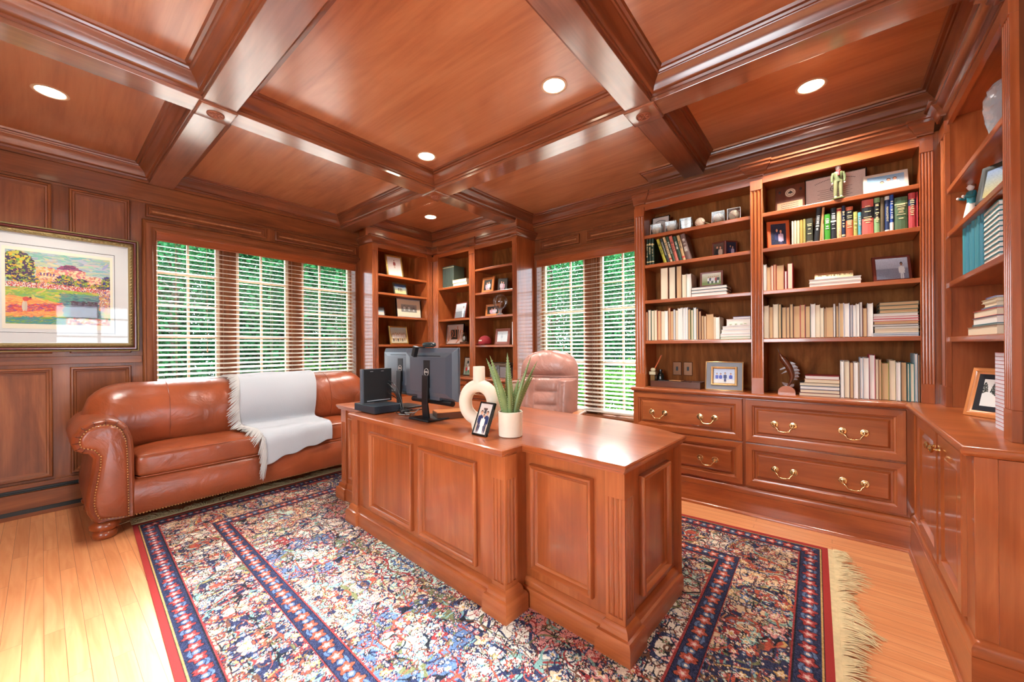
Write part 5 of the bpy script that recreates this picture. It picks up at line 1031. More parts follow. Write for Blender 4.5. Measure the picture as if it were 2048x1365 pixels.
for i in range(20):
    t=thing('spiral_notebook','red and white wire-bound notebook, %s from the bottom of the pile'%ORD[i],'notebook',(2.385,-.515,.8765+i*.0153),PI,'pile of wire-bound notebooks')
    b=MB(); b.box(-.09,.09,.004,.17,.0005,.0145,0); b.build('pages',[cm((222,222,232),.6)],t)
    b=MB(); b.box(-.092,.092,.003,.172,.0145,.0152,0); 
    for k in range(3): b.tube([(-.093,.010+k*.05,.007),(-.097,.010+k*.05,.012),(-.092,.010+k*.05,.016)],.0016,5)
    b.build('cover',[cm((196,60,50),.5)],t)
# green multi-volume set in the corner bookcase, plus two cream books
for i in range(8):
    y0=4.175-i*.0285; book('dark green patterned volume, %s of the eight-volume set'%ORD[i],(3.56,y0-.014,2.0405),-PI/2,.0278,.30,.20,(58,70,58),PAPER,True,'eight-volume dark green set',bands=((.93,.95,2),(.03,.05,2)),marks=0)
for i in range(2): book('%s cream book lying beside the dark green volumes'%('lower','upper')[i],(3.535,3.80+.01*i,2.0405+i*.046),-PI/2,.045,.27,.19,(222,190,136),PAPER,flat=True,group='cream books by the dark green set')
book('cream book standing at the right of the marble-look frame',(3.58,3.61,1.2625),-PI/2,.03,.21,.16,(214,190,150),PAPER,True)
book('white binder standing behind the silver photo frame at the shelf right end',(3.54,2.895,1.2505),-PI/2,.035,.27,.20,(226,222,214),PAPW,True)
# ================================================================ PHOTO FRAMES AND ORNAMENTS
def people(nx,ny,bg1,bg2,fl,figs,seed=0,noise_=8):
    nx*=2; ny*=2; g=np.random.default_rng(seed); yy,xx=np.mgrid[0:ny,0:nx]; v=(yy+.5)/ny; u=(xx+.5)/nx*nx/ny; A=np.array(bg2,float)*v[...,None]+np.array(bg1,float)*(1-v[...,None])
    if fl: A[v<fl[0]]=fl[1]
    A+=g.normal(0,noise_,A.shape[:2]+(1,))
    for cu,base,h,c1,c2,sk,hair in figs:
        cu=cu*nx/ny
        def el(x,y,a,b_,c): A[((u-x)/a)**2+((v-y)/b_)**2<1]=c
        el(cu-.05*h,base+.20*h,.045*h,.24*h,c2); el(cu+.05*h,base+.20*h,.045*h,.24*h,c2)
        el(cu,base+.56*h,.13*h,.22*h,c1); el(cu-.12*h,base+.55*h,.04*h,.2*h,c1); el(cu+.12*h,base+.55*h,.04*h,.2*h,c1); el(cu,base+.90*h,.075*h,.095*h,hair); el(cu,base+.865*h,.06*h,.08*h,sk)
    return np.clip(A,0,255)
SK=(214,160,130)
def frame(label,pos,rz,W,H,fm,bw,img,matc=None,mw=0,lean=.16,dp=.014,group=None,extra=None,cat='photo frame',yaw_=0,bevel2=None):
    t=thing('photo_frame',label,cat,pos,0,group,rot=(-lean,0,rz+yaw_))
    b=MB(); b.rloft((-W/2,0,0),(1,0,0),(0,0,1),(0,-1,0),W,H,[(0,-dp),(0,0),(.002,.003),(bw*.55,.003 if bevel2 is None else .008),(bw*.8,.001),(bw,.0),(bw,-.006)],cap=False); b.box(-W/2+.001,W/2-.001,.004,dp-.002,.001,H-.001,2)
    b.build('frame',fm if isinstance(fm,list) else [fm],t,smooth=35)
    if matc:
        b=MB(); b.box(-W/2+bw*.9,W/2-bw*.9,.0,.004,bw*.9,H-bw*.9,0); b.build('mat_board',[cm(matc,.8)],t)
    k=bw+mw; colgrid('photo',(-W/2+k,-.0007,k),(1,0,0),(0,0,1),W-2*k,H-2*k,img,PHOTO,t)
    b=MB(); b.box(-W*.12,W*.12,.014,.017,.0,H*.0,0) if False else None
    b.loft([[(-W*.10,dp+.001,H*.62),(W*.10,dp+.001,H*.62),(W*.10,dp+.003,H*.62),(-W*.10,dp+.003,H*.62)],[(-W*.10,dp+H*.20,H*.20*math.tan(lean)+.0),(W*.10,dp+H*.20,H*.20*math.tan(lean)),(W*.10,dp+H*.20+.002,H*.20*math.tan(lean)),(-W*.10,dp+H*.20+.002,H*.20*math.tan(lean))]],0); b.build('easel_back',[BLK],t)
    return t
P1=people(24,34,(222,206,196),(228,214,206),None,[(.5,.38,.5,(150,60,50),(200,170,150),SK,(40,30,30))],1,4)
P2=people(40,26,(200,170,90),(50,90,150),(.35,(214,180,130)),[(.35,.25,.5,(60,50,40),(40,40,40),SK,(60,40,30)),(.5,.25,.5,(70,60,50),(40,40,40),SK,(60,40,30)),(.62,.25,.5,(90,80,60),(50,50,40),SK,(30,30,30))],2)
P3=people(40,28,(120,120,110),(170,170,160),None,[(.2,.15,.7,(220,220,214),(200,200,196),(180,180,176),(50,50,50)),(.5,.15,.72,(214,214,206),(190,190,186),(180,180,176),(50,50,50)),(.8,.15,.7,(120,120,116),(200,200,196),(180,180,176),(50,50,50))],3,14)
P4=people(44,34,(190,150,90),(170,180,176),(.2,(200,190,160)),[(.15+.14*k,.1+.03*(k%2),.55,(226,216,206),(150,120,100) if k%2 else (60,50,60),SK,(60,40,30)) for k in range(6)],4)
P5=people(30,20,(200,200,190),(120,160,190),(.4,(214,210,196)),[(.35,.2,.5,(200,80,60),(60,60,60),SK,(40,30,30))],5)
PSEA=people(40,30,(150,158,160),(206,212,216),(.45,(128,136,142)),[(.78,.0,.80,(232,234,236),(226,230,232),(190,150,130),(40,34,32))],6,10)
PSEA2=people(44,30,(120,132,150),(200,214,230),(.50,(122,134,152)),[(.80,-.05,.85,(214,226,226),(206,220,224),(150,110,90),(30,28,28))],7,8)
PWED=people(44,84,(196,176,150),(214,206,200),(.10,(206,196,190)),[(.27,.06,.72,(40,52,96),(40,48,84),SK,(50,34,28)),(.76,.06,.72,(40,52,96),(40,48,84),SK,(50,34,28)),(.52,.04,.62,(240,234,228),(244,240,236),SK,(60,40,30))],8,4)
yy,xx=np.mgrid[0:168,0:88]; PWED[(np.abs(xx-45)<(17-yy*.14))&(yy<92)]=(242,238,234); PWED[(np.abs(xx-46)<9)&(yy>112)&(yy<136)&(PWED.mean(-1)>170)]=(70,66,70); PWED[134:144,30:60]=(96,70,62)
PTEAM=people(44,30,(110,130,70),(226,220,206),(.25,(120,140,70)),[(.35+.1*k,.12+.02*(k%2),.62,((226,226,226),(60,70,90),(220,220,224),(210,214,214),(150,40,50),(60,60,60))[k],(226,226,220) if k%2 else (50,60,70),SK,(40,30,30)) for k in range(6)],9)
PSUIT=people(28,34,(60,50,46),(90,70,60),None,[(.36,-.25,1.1,(30,32,36),(30,30,34),SK,(60,40,30)),(.68,-.28,1.08,(190,170,150),(180,160,140),SK,(70,44,30))],10)
PFAM=people(40,30,(206,214,226),(180,196,222),(.25,(226,226,222)),[(.18,.1,.6,(80,100,190),(226,226,226),SK,(60,40,30)),(.35,.1,.6,(70,90,180),(226,226,230),SK,(60,40,30)),(.55,.1,.65,(50,60,110),(60,66,110),SK,(50,40,30)),(.8,.1,.62,(60,80,180),(226,228,230),SK,(60,40,30))],11,6)
PSNOW=people(44,34,(226,226,220),(60,66,60),(.42,(226,226,220)),[(.55,.30,.16,(90,90,90),(60,60,60),(120,110,100),(60,60,60))],12,6); g=np.random.default_rng(2); yy,xx=np.mgrid[0:68,0:88]; PSNOW[:]=(228,228,222); tm_=(yy>30+6*np.sin(xx*.2))&(np.abs(np.sin(xx*.23+1))*34+26>yy); PSNOW[tm_]=(44,50,46); PSNOW[(xx>54)&(yy>30)]=(60,66,66); k_=g.random((68,88))<.18; PSNOW[tm_&k_]=(190,196,190); PSNOW[14:18,50:60]=(110,110,104); PSNOW[22:25,40:44]=(130,130,124)
PHEAD=people(36,28,(220,214,200),(120,170,206),None,[(.4,-.35,1.0,(230,228,220),(220,216,210),SK,(100,70,50)),(.58,-.22,1.0,(226,224,216),(220,216,210),SK,(90,60,50)),(.75,-.18,1.0,(232,230,222),(220,216,210),SK,(110,80,60))],13,5)
PDARK=people(30,34,(30,34,60),(40,44,60),None,[(.4,-.1,.9,(50,60,100),(40,44,60),SK,(60,40,40)),(.65,-.2,.95,(200,180,200),(60,60,90),SK,(50,30,30))],14,16)
PCPL=people(24,30,(40,40,34),(50,50,44),None,[(.4,-.2,1.0,(206,160,170),(200,160,170),SK,(30,24,24)),(.65,-.15,1.0,(214,200,206),(200,180,180),SK,(34,26,24))],15)
PMISC=people(30,44,(120,140,120),(206,190,170),None,[(.3,.05,.5,(200,60,60),(60,60,60),SK,(40,30,30)),(.6,.1,.5,(226,226,226),(40,90,60),SK,(40,30,30)),(.45,.5,.45,(40,40,40),(200,200,200),SK,(40,30,30))],16,22)
PABS=people(30,26,(206,214,214),(214,220,220),None,[(.45,.1,.7,(180,190,196),(200,206,206),(196,200,200),(176,182,186))],17,6)
# wedding photo leaning on the ring vase
frame('black-framed wedding photo of two men and a bride leaning on the ring vase',dpt(-.018,.795,.762),math.radians(-93),.105,.178,[BLKG],.010,PWED,lean=.40,dp=.014)
# corner bookcase, left unit (faces -y)
frame('gold-framed portrait photo on the top shelf, right of the triple window',(2.955,4.395,2.1495),0,.245,.30,[GOLD],.026,P1,(224,214,206),.012,.20,yaw_=-.06,bevel2=1)
frame('small dark-framed beach photo on the second shelf right of the triple window',(3.02,4.375,1.9195),0,.205,.16,[cm((70,66,50),.35)],.018,P2,lean=.2,yaw_=.0)
frame('tiny dark-framed photo at the left end of the third shelf, half hidden by the pilaster',(2.72,4.42,1.6295),0,.19,.125,[cm((50,26,24),.4)],.016,P5,lean=.2)
frame('silver-framed black and white group photo on the third shelf beside the triple window',(3.17,4.40,1.6295),0,.40,.255,[SILV,SILV,BLKG],.014,P3,(222,206,176),.062,.10)
frame('gold-framed family group photo on the lowest shelf beside the triple window',(3.02,4.41,1.2675),0,.29,.25,[GOLD],.022,P4,lean=.18,yaw_=.03,bevel2=1)
# corner bookcase, right unit (faces -x)
frame('mahogany-framed seaside photo between the dark green volumes and marble-look frame',(3.565,3.845,1.6065),-PI/2,.265,.225,[cm((110,44,30),.35)],.016,PSEA,lean=.18,yaw_=-.15)
t=frame('large marble-look square frame with a tiny picture on the lower shelf',(3.60,3.99,1.2635),-PI/2,.34,.285,[vcol('marbled',.4)],.010,people(8,10,(150,120,80),(40,44,34),None,[(.5,.1,.6,(206,186,120),(200,180,110),(220,200,140),(190,170,100))],20,4),(196,170,156),.105,.10)
b=MB(); b.box(-.075,.075,-.0025,-.0005,.070,.205,0); b.build('inner_mat',[cm((52,46,38),.5)],t); q=MB()
for k in range(7): q.tube([(-.165+.05*k,-.0022,.02+.03*((k*5)%4)),(-.13+.05*k,-.0022,.05+.05*((k*3)%4)),(-.15+.05*k,-.0022,.25-.03*((k*3)%4))],.006,5)
q.build('marbling',[cm((190,120,84),.4)],t)
frame('busy collage photo in a dark frame low behind the ring vase',(3.58,3.72,.8465),-PI/2,.165,.25,[cm((60,40,34),.4)],.014,PMISC,lean=.16)
frame('light-wood framed couple photo at the left of the shelf above the crystal globe',(3.57,3.335,1.9095),-PI/2,.20,.20,LT,.034,PCPL,lean=.14)
frame('small black-framed photo right of the light-wood couple photo',(3.575,3.09,1.9095),-PI/2,.13,.16,[cm((50,40,36),.4)],.012,PCPL[:, ::-1],lean=.18,yaw_=.25)
frame('wide light-wood framed photo beside the crystal globe',(3.60,3.275,1.6115),-PI/2,.25,.155,LT,.030,PCPL,lean=.12)
frame('square brown-framed pale picture right of the red cap',(3.57,3.10,1.2515),-PI/2,.235,.20,[cm((140,86,74),.3)],.036,PABS,lean=.14,bevel2=1)
# right-hand bookcase
t=frame('black-edged certificate behind the baseball cubes at the left end of the top shelf',(3.40,1.13,2.1565),-PI/2,.15,.19,[BLKG],.008,people(20,24,(206,190,180),(210,196,186),None,[],21,2),lean=.12)
text('certificate_lettering','State Bank of Commerce',.010,Matrix(((1,0,0,0),(0,0,1,-.0022),(0,1,0,.15),(0,0,0,1))),cm((60,50,44),.6),t) if False else None
def script_arc(t,w,h,z,n=5):
    b=MB()
    for k in range(26):
        u_=k/25*2-1; b.box(u_*w*.34-.0022,u_*w*.34+.0022,-.0016,-.0008,z+.02*(1-u_*u_)*h*2-.002,z+.02*(1-u_*u_)*h*2+.003,0)
    for r_ in range(n):
        ww=w*(.30-.04*(r_%2)); zz=z-.05*h*2-r_*.014
        if zz>.012: b.box(-ww,ww,-.0016,-.0008,zz,zz+.0016,0)
    b.build('lettering',[cm((70,58,52),.6)],t)
script_arc(t,.12,.3,.14,4)
t=frame('wide black-framed certificate with arched lettering behind the scout figurine',(3.38,-.028,2.1565),-PI/2,.325,.215,[BLKG],.009,people(40,26,(216,196,180),(206,184,172),None,[],22,2),lean=.10)
script_arc(t,.30,.5,.165,6); b=MB(); b.tube([(.022*math.cos(a*PI/10),-.002,.115+.022*math.sin(a*PI/10)) for a in range(20)],.0015,5,closed=True); b.ball((0,-.002,.115),.010,.001,.014); b.build('seal',[cm((90,70,60),.5)],t)
frame('pale silver-framed photo of three people on the top shelf right end',(3.32,-.272,2.1565),-PI/2,.205,.135,[cm((206,196,180),.3)],.018,PHEAD,lean=.20,yaw_=.12)
t=thing('wooden_plaque','dark wooden award plaque with a round emblem at the left of the top shelf','plaque',(3.34,.215,2.1565),0,None,rot=(-.14,0,-PI/2))
b=MB(); b.rloft((-.085,0,0),(1,0,0),(0,0,1),(0,-1,0),.17,.195,[(0,-.015),(0,0),(.006,.006),(.010,.007)],m=2); b.build('board',BRW,t,smooth=30)
b=MB(); b.box(-.072,.072,-.0085,-.007,.012,.070,0); b.build('brass_plate',[mat('plate_copper',(176,130,100),.35,.7)],t); b=MB(); b.lathe(0,0,[(.030,0),(.030,.002),(.0,.002)],28,0,M=Matrix.Translation((.004,-.007,.135))@Matrix.Rotation(PI/2,4,'X')); b.build('round_emblem',[cm((206,186,160),.4)],t)
b=MB(); b.tube([(.004+.021*math.cos(a*PI/10),-.0093,.135+.021*math.sin(a*PI/10)) for a in range(20)],.001,5,closed=True); b.ball((.004,-.0095,.138),.004,.001,.013); b.ball((-.004,-.0095,.137),.004,.001,.008,M=Matrix.Rotation(.6,3,'Y')); b.ball((.012,-.0095,.137),.004,.001,.008,M=Matrix.Rotation(-.6,3,'Y')); b.box(-.006,.014,-.0102,-.009,.130,.133,0)
for s in (-.058,.062): b.ball((s,-.0075,.150),.007,.0015,.012)
for k in range(3): b.box(-.05,.05,-.0092,-.0082,.054-.014*k,.057-.014*k,0)
b.build('engraving',[cm((46,34,30),.5)],t)
frame('light-wood framed photo of two people leaning at the left of the coloured books',(3.30,.275,1.9065),-PI/2,.135,.195,[cm((190,86,40),.35)],.022,PDARK,lean=.12,yaw_=.35)
frame('brown-framed boating photo on the middle shelf at the right pilaster',(3.33,-.300,1.6065),-PI/2,.18,.165,[cm((104,46,34),.35)],.015,PSEA2,lean=.20,yaw_=.25)
frame('small dark-wood framed team photo standing on three lying books',(3.33,.717,1.6065+.0735),-PI/2,.165,.122,[cm((120,60,44),.35)],.015,PTEAM,lean=.08)
t=frame('grey-washed gilt-trimmed photo frame on the counter right of the light switches',(3.30,.63,.8765),-PI/2,.255,.222,[GREYW],.040,PFAM,lean=.22,yaw_=.08,matc=(214,200,170),mw=.012)
b=MB(); b.rloft((-.1275,0,0),(1,0,0),(0,0,1),(0,-1,0),.255,.222,[(0,.001),(0,.006),(.004,.008),(.007,.003)],cap=False); b.rloft((-.1275,0,0),(1,0,0),(0,0,1),(0,-1,0),.255,.222,[(.038,.003),(.042,.010),(.050,.011),(.056,.004)],cap=False)
for k in range(17):
    for z in (.047,.175): b.ball((-.085+.17*k/16,-.011,z),.0045,.003,.004,6,4)
for k in range(11):
    for x in (-.081,.081): b.ball((x,-.011,.052+.118*k/10),.004,.003,.0045,6,4)
b.build('gilt_rope_trim',[mat('gilt_trim',(206,160,104),.3,.5)],t,smooth=50)
# hinged double frame
for s,l,yw,yc in ((-1,'left leaf',.0,.668),(1,'right leaf',.0,.59)): pass
t=thing('folding_photo_frame','hinged brown double photo frame on the shelf above the team photo','photo frame',(3.32,.625,1.9065),-PI/2)
for s in (-1,1):
    q=thing('leaf','x','x',(0,.05,0),0); q.parent=t; q.rotation_euler=(0,0,(-.25 if s<0 else .80)); del q['label']; del q['category']
    b=MB(); x0=-.10 if s<0 else 0; b.rloft((x0,0,0),(1,0,0),(0,0,1),(0,-1,0),.10,.128,[(0,-.010),(0,0),(.003,.003),(.010,.002),(.012,-.004)],cap=False); b.box(x0,x0+.10,.003,.008,0,.128,2); b.build('border',[cm((110,50,36),.35)],q)
    colgrid('photo',(x0+.012,-.0005,.012),(1,0,0),(0,0,1),.076,.104,PSUIT if s<0 else PDARK,PHOTO,q)
# engraved brass nameplate
t=thing('nameplate','polished brass nameplate bar lying on two pale books','nameplate',(3.30,-.018,1.6565),-PI/2)
b=MB(); b.prism([(0,0),(.045,0),(.030,.040),(.022,.044)],-.098,.098,0,'x'); b.build('bar',[mat('nameplate_brass',(222,200,156),.22,.9)],t,bevel=.001)
text('engraved_letters','HE',.0190,Matrix.Translation((-.070,.0095,.020))@Matrix.Rotation(math.radians(53),4,'X'),cm((120,96,60),.5),t)
b=MB(); RT=Matrix.Rotation(math.radians(53),4,'X')
for k in range(15): b.obox(Matrix.Translation((-.046+k*.0088+(.006 if k>4 else 0)+(.005 if k>9 else 0),.0095,.020))@RT,.0009+.0012*((k*7)%3),.005,.0004)
b.build('worn_engraving',[cm((150,124,84),.5)],t)
# baseballs
BALL=mat('baseball_leather',(226,206,180),.6,bump=.1,bscale=200); STI=cm((170,60,50),.7)
def baseball(parent,c,rz):
    b=MB(); b.ball(c,.0365,seg=20,rg=14); o=b.build('ball',[BALL],parent,smooth=80); q=MB(); pts=[]
    for k in range(48):
        a=k/48*2*PI; p=Vector((math.cos(a)+.36*math.cos(3*a),math.sin(a)-.36*math.sin(3*a),1.2*math.sin(2*a)*.85)).normalized()*.0369; pts.append(Vector(c)+Matrix.Rotation(rz,3,'Z')@(Matrix.Rotation(.9,3,'X')@p))
    q.tube(pts,.0011,5,0,closed=True); q.build('stitching',[STI],o)
for i,(y,l) in enumerate(((1.130,'farthest left, in front of the certificate'),(1.008,'second from the left, glowing cream'),(.895,'third from the left, beside the loose ball'),(.660,'right of the loose ball'),(.554,'farthest right, beside the middle pilaster'))):
    t=thing('cased_baseball','baseball in a clear display cube, '+l,'baseball',(3.315,y,2.1565),-PI/2+.12,'baseballs in clear cubes on the top shelf')
    baseball(t,(0,0,.044),i*1.1)
    b=MB()
    for M0,a,c_ in ((Matrix.Translation((0,-.042,.043)),.042,0),(Matrix.Translation((0,.042,.043)),.042,0)): b.obox(M0,.042,.0008,.042)
    for x in (-.042,.042): b.box(x-.0008,x+.0008,-.042,.042,.001,.085,0)
    b.box(-.042,.042,-.042,.042,.084,.0856,0); b.box(-.042,.042,-.042,.042,.0,.0016,0); b.build('display_cube',[ACR],t)
    b=MB()
    for sx in (-.042,.042):
        for sy in (-.042,.042): b.box(sx-.0012,sx+.0012,sy-.0012,sy+.0012,0,.086,0)
    for z in (.0012,.085):
        for s_ in (-.042,.042): b.box(-.042,.042,s_-.0011,s_+.0011,z-.0011,z+.0011,0); b.box(s_-.0011,s_+.0011,-.042,.042,z-.0011,z+.0011,0)
    b.build('cube_edges',[mat('acrylic_edge',(190,190,180),.15)],t)
    b=MB(); b.lathe(0,0,[(.022,.0016),(.020,.010),(.018,.010)],16,0,cap=False); b.build('ring_stand',[BLK],t)
t=thing('loose_baseball','loose baseball with red stitching between the display cubes','baseball',(3.31,.790,2.1565),0); baseball(t,(0,0,.0368),2.0)
t=thing('ball_stand_pin','thin golden pin lying right of the loose baseball','pin',(3.33,.735,2.1565),0); b=MB(); b.tube([(0,.02,.035),(0,-.04,.003)],.0025,6); b.build('pin',[BRASS],t)
# scout figurine
def figurine(name,label,pos,rz,h,jac,trou,skin,hair,base,scarf=None,skirt=False,group=None,arms='down'):
    t=thing(name,label,'figurine',pos,rz,group); k=h/.21
    def S(*p): return tuple(x*k for x in p)
    b=MB(); b.lathe(0,0,[S(.034,0),S(.034,.004),S(.026,.010),S(.004,.013)],20,0); b.build('base',[cm(base,.5)],t,smooth=50)
    b=MB()
    if skirt: b.lathe(0,0,[S(.026,.010),S(.028,.03),S(.022,.07),S(.015,.11)],16,0)
    else:
        for s in (-1,1): b.tube([S(0,s*.013,.018),S(0,s*.012,.06),S(0,s*.010,.112)],[.008*k,.010*k,.013*k],10)
    b.build('trousers' if not skirt else 'skirt',[cm(trou,.45)],t,smooth=70)
    b=MB()
    for s in (-1,1): b.ball(S(-.004,s*.013,.015),.012*k,.007*k,.006*k,10,6)
    b.build('shoes',[cm((230,222,206),.4)],t,smooth=70)
    b=MB(); b.loft([[Vector(S(.015*q*math.cos(a),.021*q*math.sin(a)*w_,z)) for a in [2*PI*i/14 for i in range(14)]] for z,q,w_ in ((.104,.95,1),(.125,.9,.9),(.150,1.1,1.05),(.163,.95,1.0),(.168,.4,.4))],0)
    for s in (-1,1):
        if arms=='down': b.tube([S(0,s*.022,.158),S(-.002,s*.029,.130),S(-.006,s*.028,.102)],[.0075*k,.007*k,.006*k],8)
        else: b.tube([S(0,s*.020,.158),S(-.010,s*.030,.135),S(-.032,s*.020,.138)],[.0075*k,.007*k,.006*k],8)
    b.build('jacket',[cm(jac,.45)],t,smooth=70)
    b=MB(); b.ball(S(-.001,0,.184),.013*k,.0125*k,.016*k,14,10); b.tube([S(0,0,.160),S(0,0,.176)],.006*k,8); b.ball(S(-.0145,0,.183),.003*k,.002*k,.003*k,6,4)
    for s in (-1,1):
        p=S(-.007,s*.028,.095) if arms=='down' else S(-.038,s*.018,.139); b.ball(p,.006*k,.004*k,.007*k,8,6)
    b.build('head_and_hands',[cm(skin,.4)],t,smooth=70)
    b=MB(); b.ball(S(.003,0,.191),.0135*k,.0138*k,.0125*k,12,8); b.build('hair',[cm(hair,.5)],t,smooth=70)
    if scarf: b=MB(); b.tube([S(-.010,-.010,.168),S(-.014,0,.158),S(-.010,.010,.168)],.004*k,6); b.tube([S(-.015,0,.158),S(-.017,0,.138)],[.004*k,.006*k],6); b.build('neckerchief',[cm(scarf,.5)],t,smooth=60)
    return t
figurine('scout_figurine','tall painted figurine in an olive uniform and red neckerchief on the top shelf',(3.275,-.045,2.1565),.15,.232,(92,98,62),(122,120,82),(214,196,184),(110,104,100),(104,108,62),(170,40,50))
figurine('porcelain_figurine','white porcelain figurine in a teal coat reaching out, nearer the corner',(3.02,-.56,1.8215),-PI/2+.3,.225,(40,116,126),(226,214,200),(226,216,210),(120,70,50),(206,196,180),skirt=True,arms='out')
figurine('porcelain_figurine','pale porcelain figurine standing behind the dark octagonal picture frame',(2.77,-.60,1.8215),-PI/2,.22,(214,206,198),(220,212,200),(226,216,210),(170,150,140),(206,196,180),skirt=True,arms='out')
frame('dark cut-corner picture frame beside the porcelain figurines',(2.50,-.56,1.8215),PI,.24,.165,[cm((44,46,40),.4)],.024,people(40,24,(206,190,120),(120,150,190),None,[(.4,.0,.6,(226,190,60),(90,110,60),(200,180,150),(80,90,120)),(.75,.1,.5,(190,200,220),(120,90,60),(200,180,150),(80,90,120))],30,6),lean=.2,yaw_=.6)
frame('light-wood framed snow scene photo with black inner border on the right counter',(2.70,-.60,.8765),PI,.33,.235,LT,.030,PSNOW,(24,26,34),.024,.25,bevel2=1,yaw_=.72)
# crystal vase
t=thing('crystal_vase','large cut-crystal vase on the top shelf at the right edge','vase',(2.66,-.63,2.0585),0)
b=MB(); rings=[]; pr_=((.045,0),(.055,.008),(.066,.04),(.080,.09),(.090,.14),(.096,.19),(.096,.235),(.088,.270),(.074,.295),(.066,.297),(.076,.262),(.084,.20),(.076,.12),(.056,.05),(.03,.02)); jj=0
for (r_,z),(r1,z1) in zip(pr_,pr_[1:]):
    for q_ in range(3):
        s_=q_/3; R_=r_+(r1-r_)*s_; Z_=z+(z1-z)*s_; cut=1+(.05*(((jj)%2)*2-1) if R_>.06 and jj<24 else 0)
        rings.append([Vector((R_*(cut if i%2 else 2-cut)*math.cos(2*PI*i/28+jj*.11),R_*(cut if i%2 else 2-cut)*math.sin(2*PI*i/28+jj*.11),Z_)) for i in range(28)]); jj+=1
b.loft(rings,0); b.build('glass_body',[CRY],t,smooth=8)
# crystal globe on a foot
t=thing('crystal_globe','clear crystal globe on a short glass foot beside the wide light-wood frame','globe',(3.545,3.095,1.6105),0)
b=MB(); b.ball((0,0,.165),.092,seg=28,rg=18); b.build('sphere',[ACR],t,smooth=80)
b=MB()
for k in range(3): b.tube([(.0915*math.cos(a*PI/10)*math.cos(k*.7),.0915*math.cos(a*PI/10)*math.sin(k*.7),.165+.0915*math.sin(a*PI/10)) for a in range(-4+k%3,2+k%4)],.0012,5)
b.build('etched_lines',[cm((206,210,214),.4)],t); b=MB(); b.lathe(0,0,[(.050,0),(.052,.006),(.03,.016),(.014,.035),(.018,.055),(.032,.078)],20,0); b.build('foot',[CRY],t,smooth=40)
# red cap
t=thing('red_cap','crimson baseball cap with pale lettering at the left end of its shelf','cap',(3.56,3.37,1.2505),math.radians(160))
b=MB(); b.grid(lambda u_,v_:Vector((.085*math.cos(2*PI*u_)*math.cos(v_*PI/2*.98),.078*math.sin(2*PI*u_)*math.cos(v_*PI/2*.98),.012+.105*math.sin(v_*PI/2)**.85)),32,14,0,closed_u=True); b.build('crown',[mat('cap_cloth',(150,34,42),.85,bump=.3,bscale=300)],t,smooth=80,solid=.002)
b=MB(); b.grid(lambda u_,v_:Vector((.070*math.cos((u_-.5)*2.2)+v_*.065*math.cos((u_-.5)*1.6),.080*math.sin((u_-.5)*2.2)*(1-.1*v_),.014-.012*v_+.012*(1-((u_-.5)*2)**2)*v_)),18,6,0); b.build('brim',[cm((134,28,38),.85)],t,smooth=80,solid=.003)
b=MB(); b.ball((0,0,.117),.006,.006,.003,8,5); b.build('button',[cm((150,34,42),.8)],t)
b=MB()
for k in range(9): a=-.55+k*.135; b.obox(Matrix.Translation((.079*math.cos(a),.073*math.sin(a),.055))@Matrix.Rotation(a,4,'Z')@Matrix.Rotation(-.35,4,'Y'),.002,.004,.008)
b.build('lettering',[cm((226,210,190),.7)],t)
# engraved glass on a wooden base
t=thing('glass_award','small engraved glass block on a dark wooden base beside the marble-look frame','award',(3.55,3.74,1.2625),-PI/2)
b=MB(); b.box(-.055,.055,-.03,.03,0,.035,0); b.build('base',BRW,t,bevel=.003); b=MB(); b.box(-.045,.045,-.012,.012,.035,.16,0); b.build('glass_block',[ACR],t,bevel=.004); b=MB(); b.ball((0,0,.08),.02,.008,.03); b.build('etched_figure',[cm((200,200,196),.5)],t,smooth=60)
# metal keepsake tin
t=thing('keepsake_box','aged pewter box with clasps on the corner counter behind the aloe','box',(3.56,3.15,.8465),-PI/2)
PW=mat('pewter',(150,146,146),.4,.6,bump=.5,bscale=60); b=MB(); b.box(-.135,.135,0,.16,0,.135,0); b.build('body',[PW],t,bevel=.004); b=MB(); b.box(-.14,.14,-.004,.165,.136,.155,0); b.loft([[(-.14,-.004,.155),(.14,-.004,.155),(.14,.165,.155),(-.14,.165,.155)],[(-.12,.02,.185),(.12,.02,.185),(.12,.14,.185),(-.12,.14,.185)]],0); b.build('lid',[mat('tin_lid',(96,76,60),.45,.5)],t,bevel=.003)
b=MB()
for x in (-.13,-.02,.02,.13): b.box(x-.006,x+.006,-.004,.0,0,.135,0)
b.box(-.022,.022,-.008,0,.11,.15,0); b.build('straps',[mat('tin_strap',(110,108,108),.35,.7)],t,bevel=.001)
# swordfish carving
t=thing('swordfish_carving','carved dark wood leaping swordfish on a rounded wooden base on the counter','sculpture',(3.30,.238,.8765),-PI/2)
b=MB(); b.prism([(-.050,0)]+[(.050*-math.cos(a*PI/12),.012+.046*math.sin(a*PI/12)) for a in range(13)]+[(.050,0)],0,.045,0,'y'); b.build('base',CH,t,smooth=40)
ctr=[(.004,.022,.050),(.022,.022,.085),(.030,.022,.125),(.022,.022,.165),(.004,.022,.205),(-.014,.022,.235),(-.026,.022,.255),(-.038,.022,.280),(-.052,.022,.318)]
b=MB(); b.tube(smooth_path(ctr,4),[.006+.017*max(0,math.sin(min(1,k/22)*PI*.55))**1.2 if k<22 else max(.0012,.023*(1-(k-22)/8)) for k in range(33)],12); b.build('fish_body',[mat('carved_wood',(96,46,24),.28,coat=.6)],t,smooth=70)
b=MB(); fin=[]
for k in range(12): s=k/11; fin.append((.038+.014*math.sin(s*PI)*1.3-.02*s**2+.012,.022,.10+.125*s))
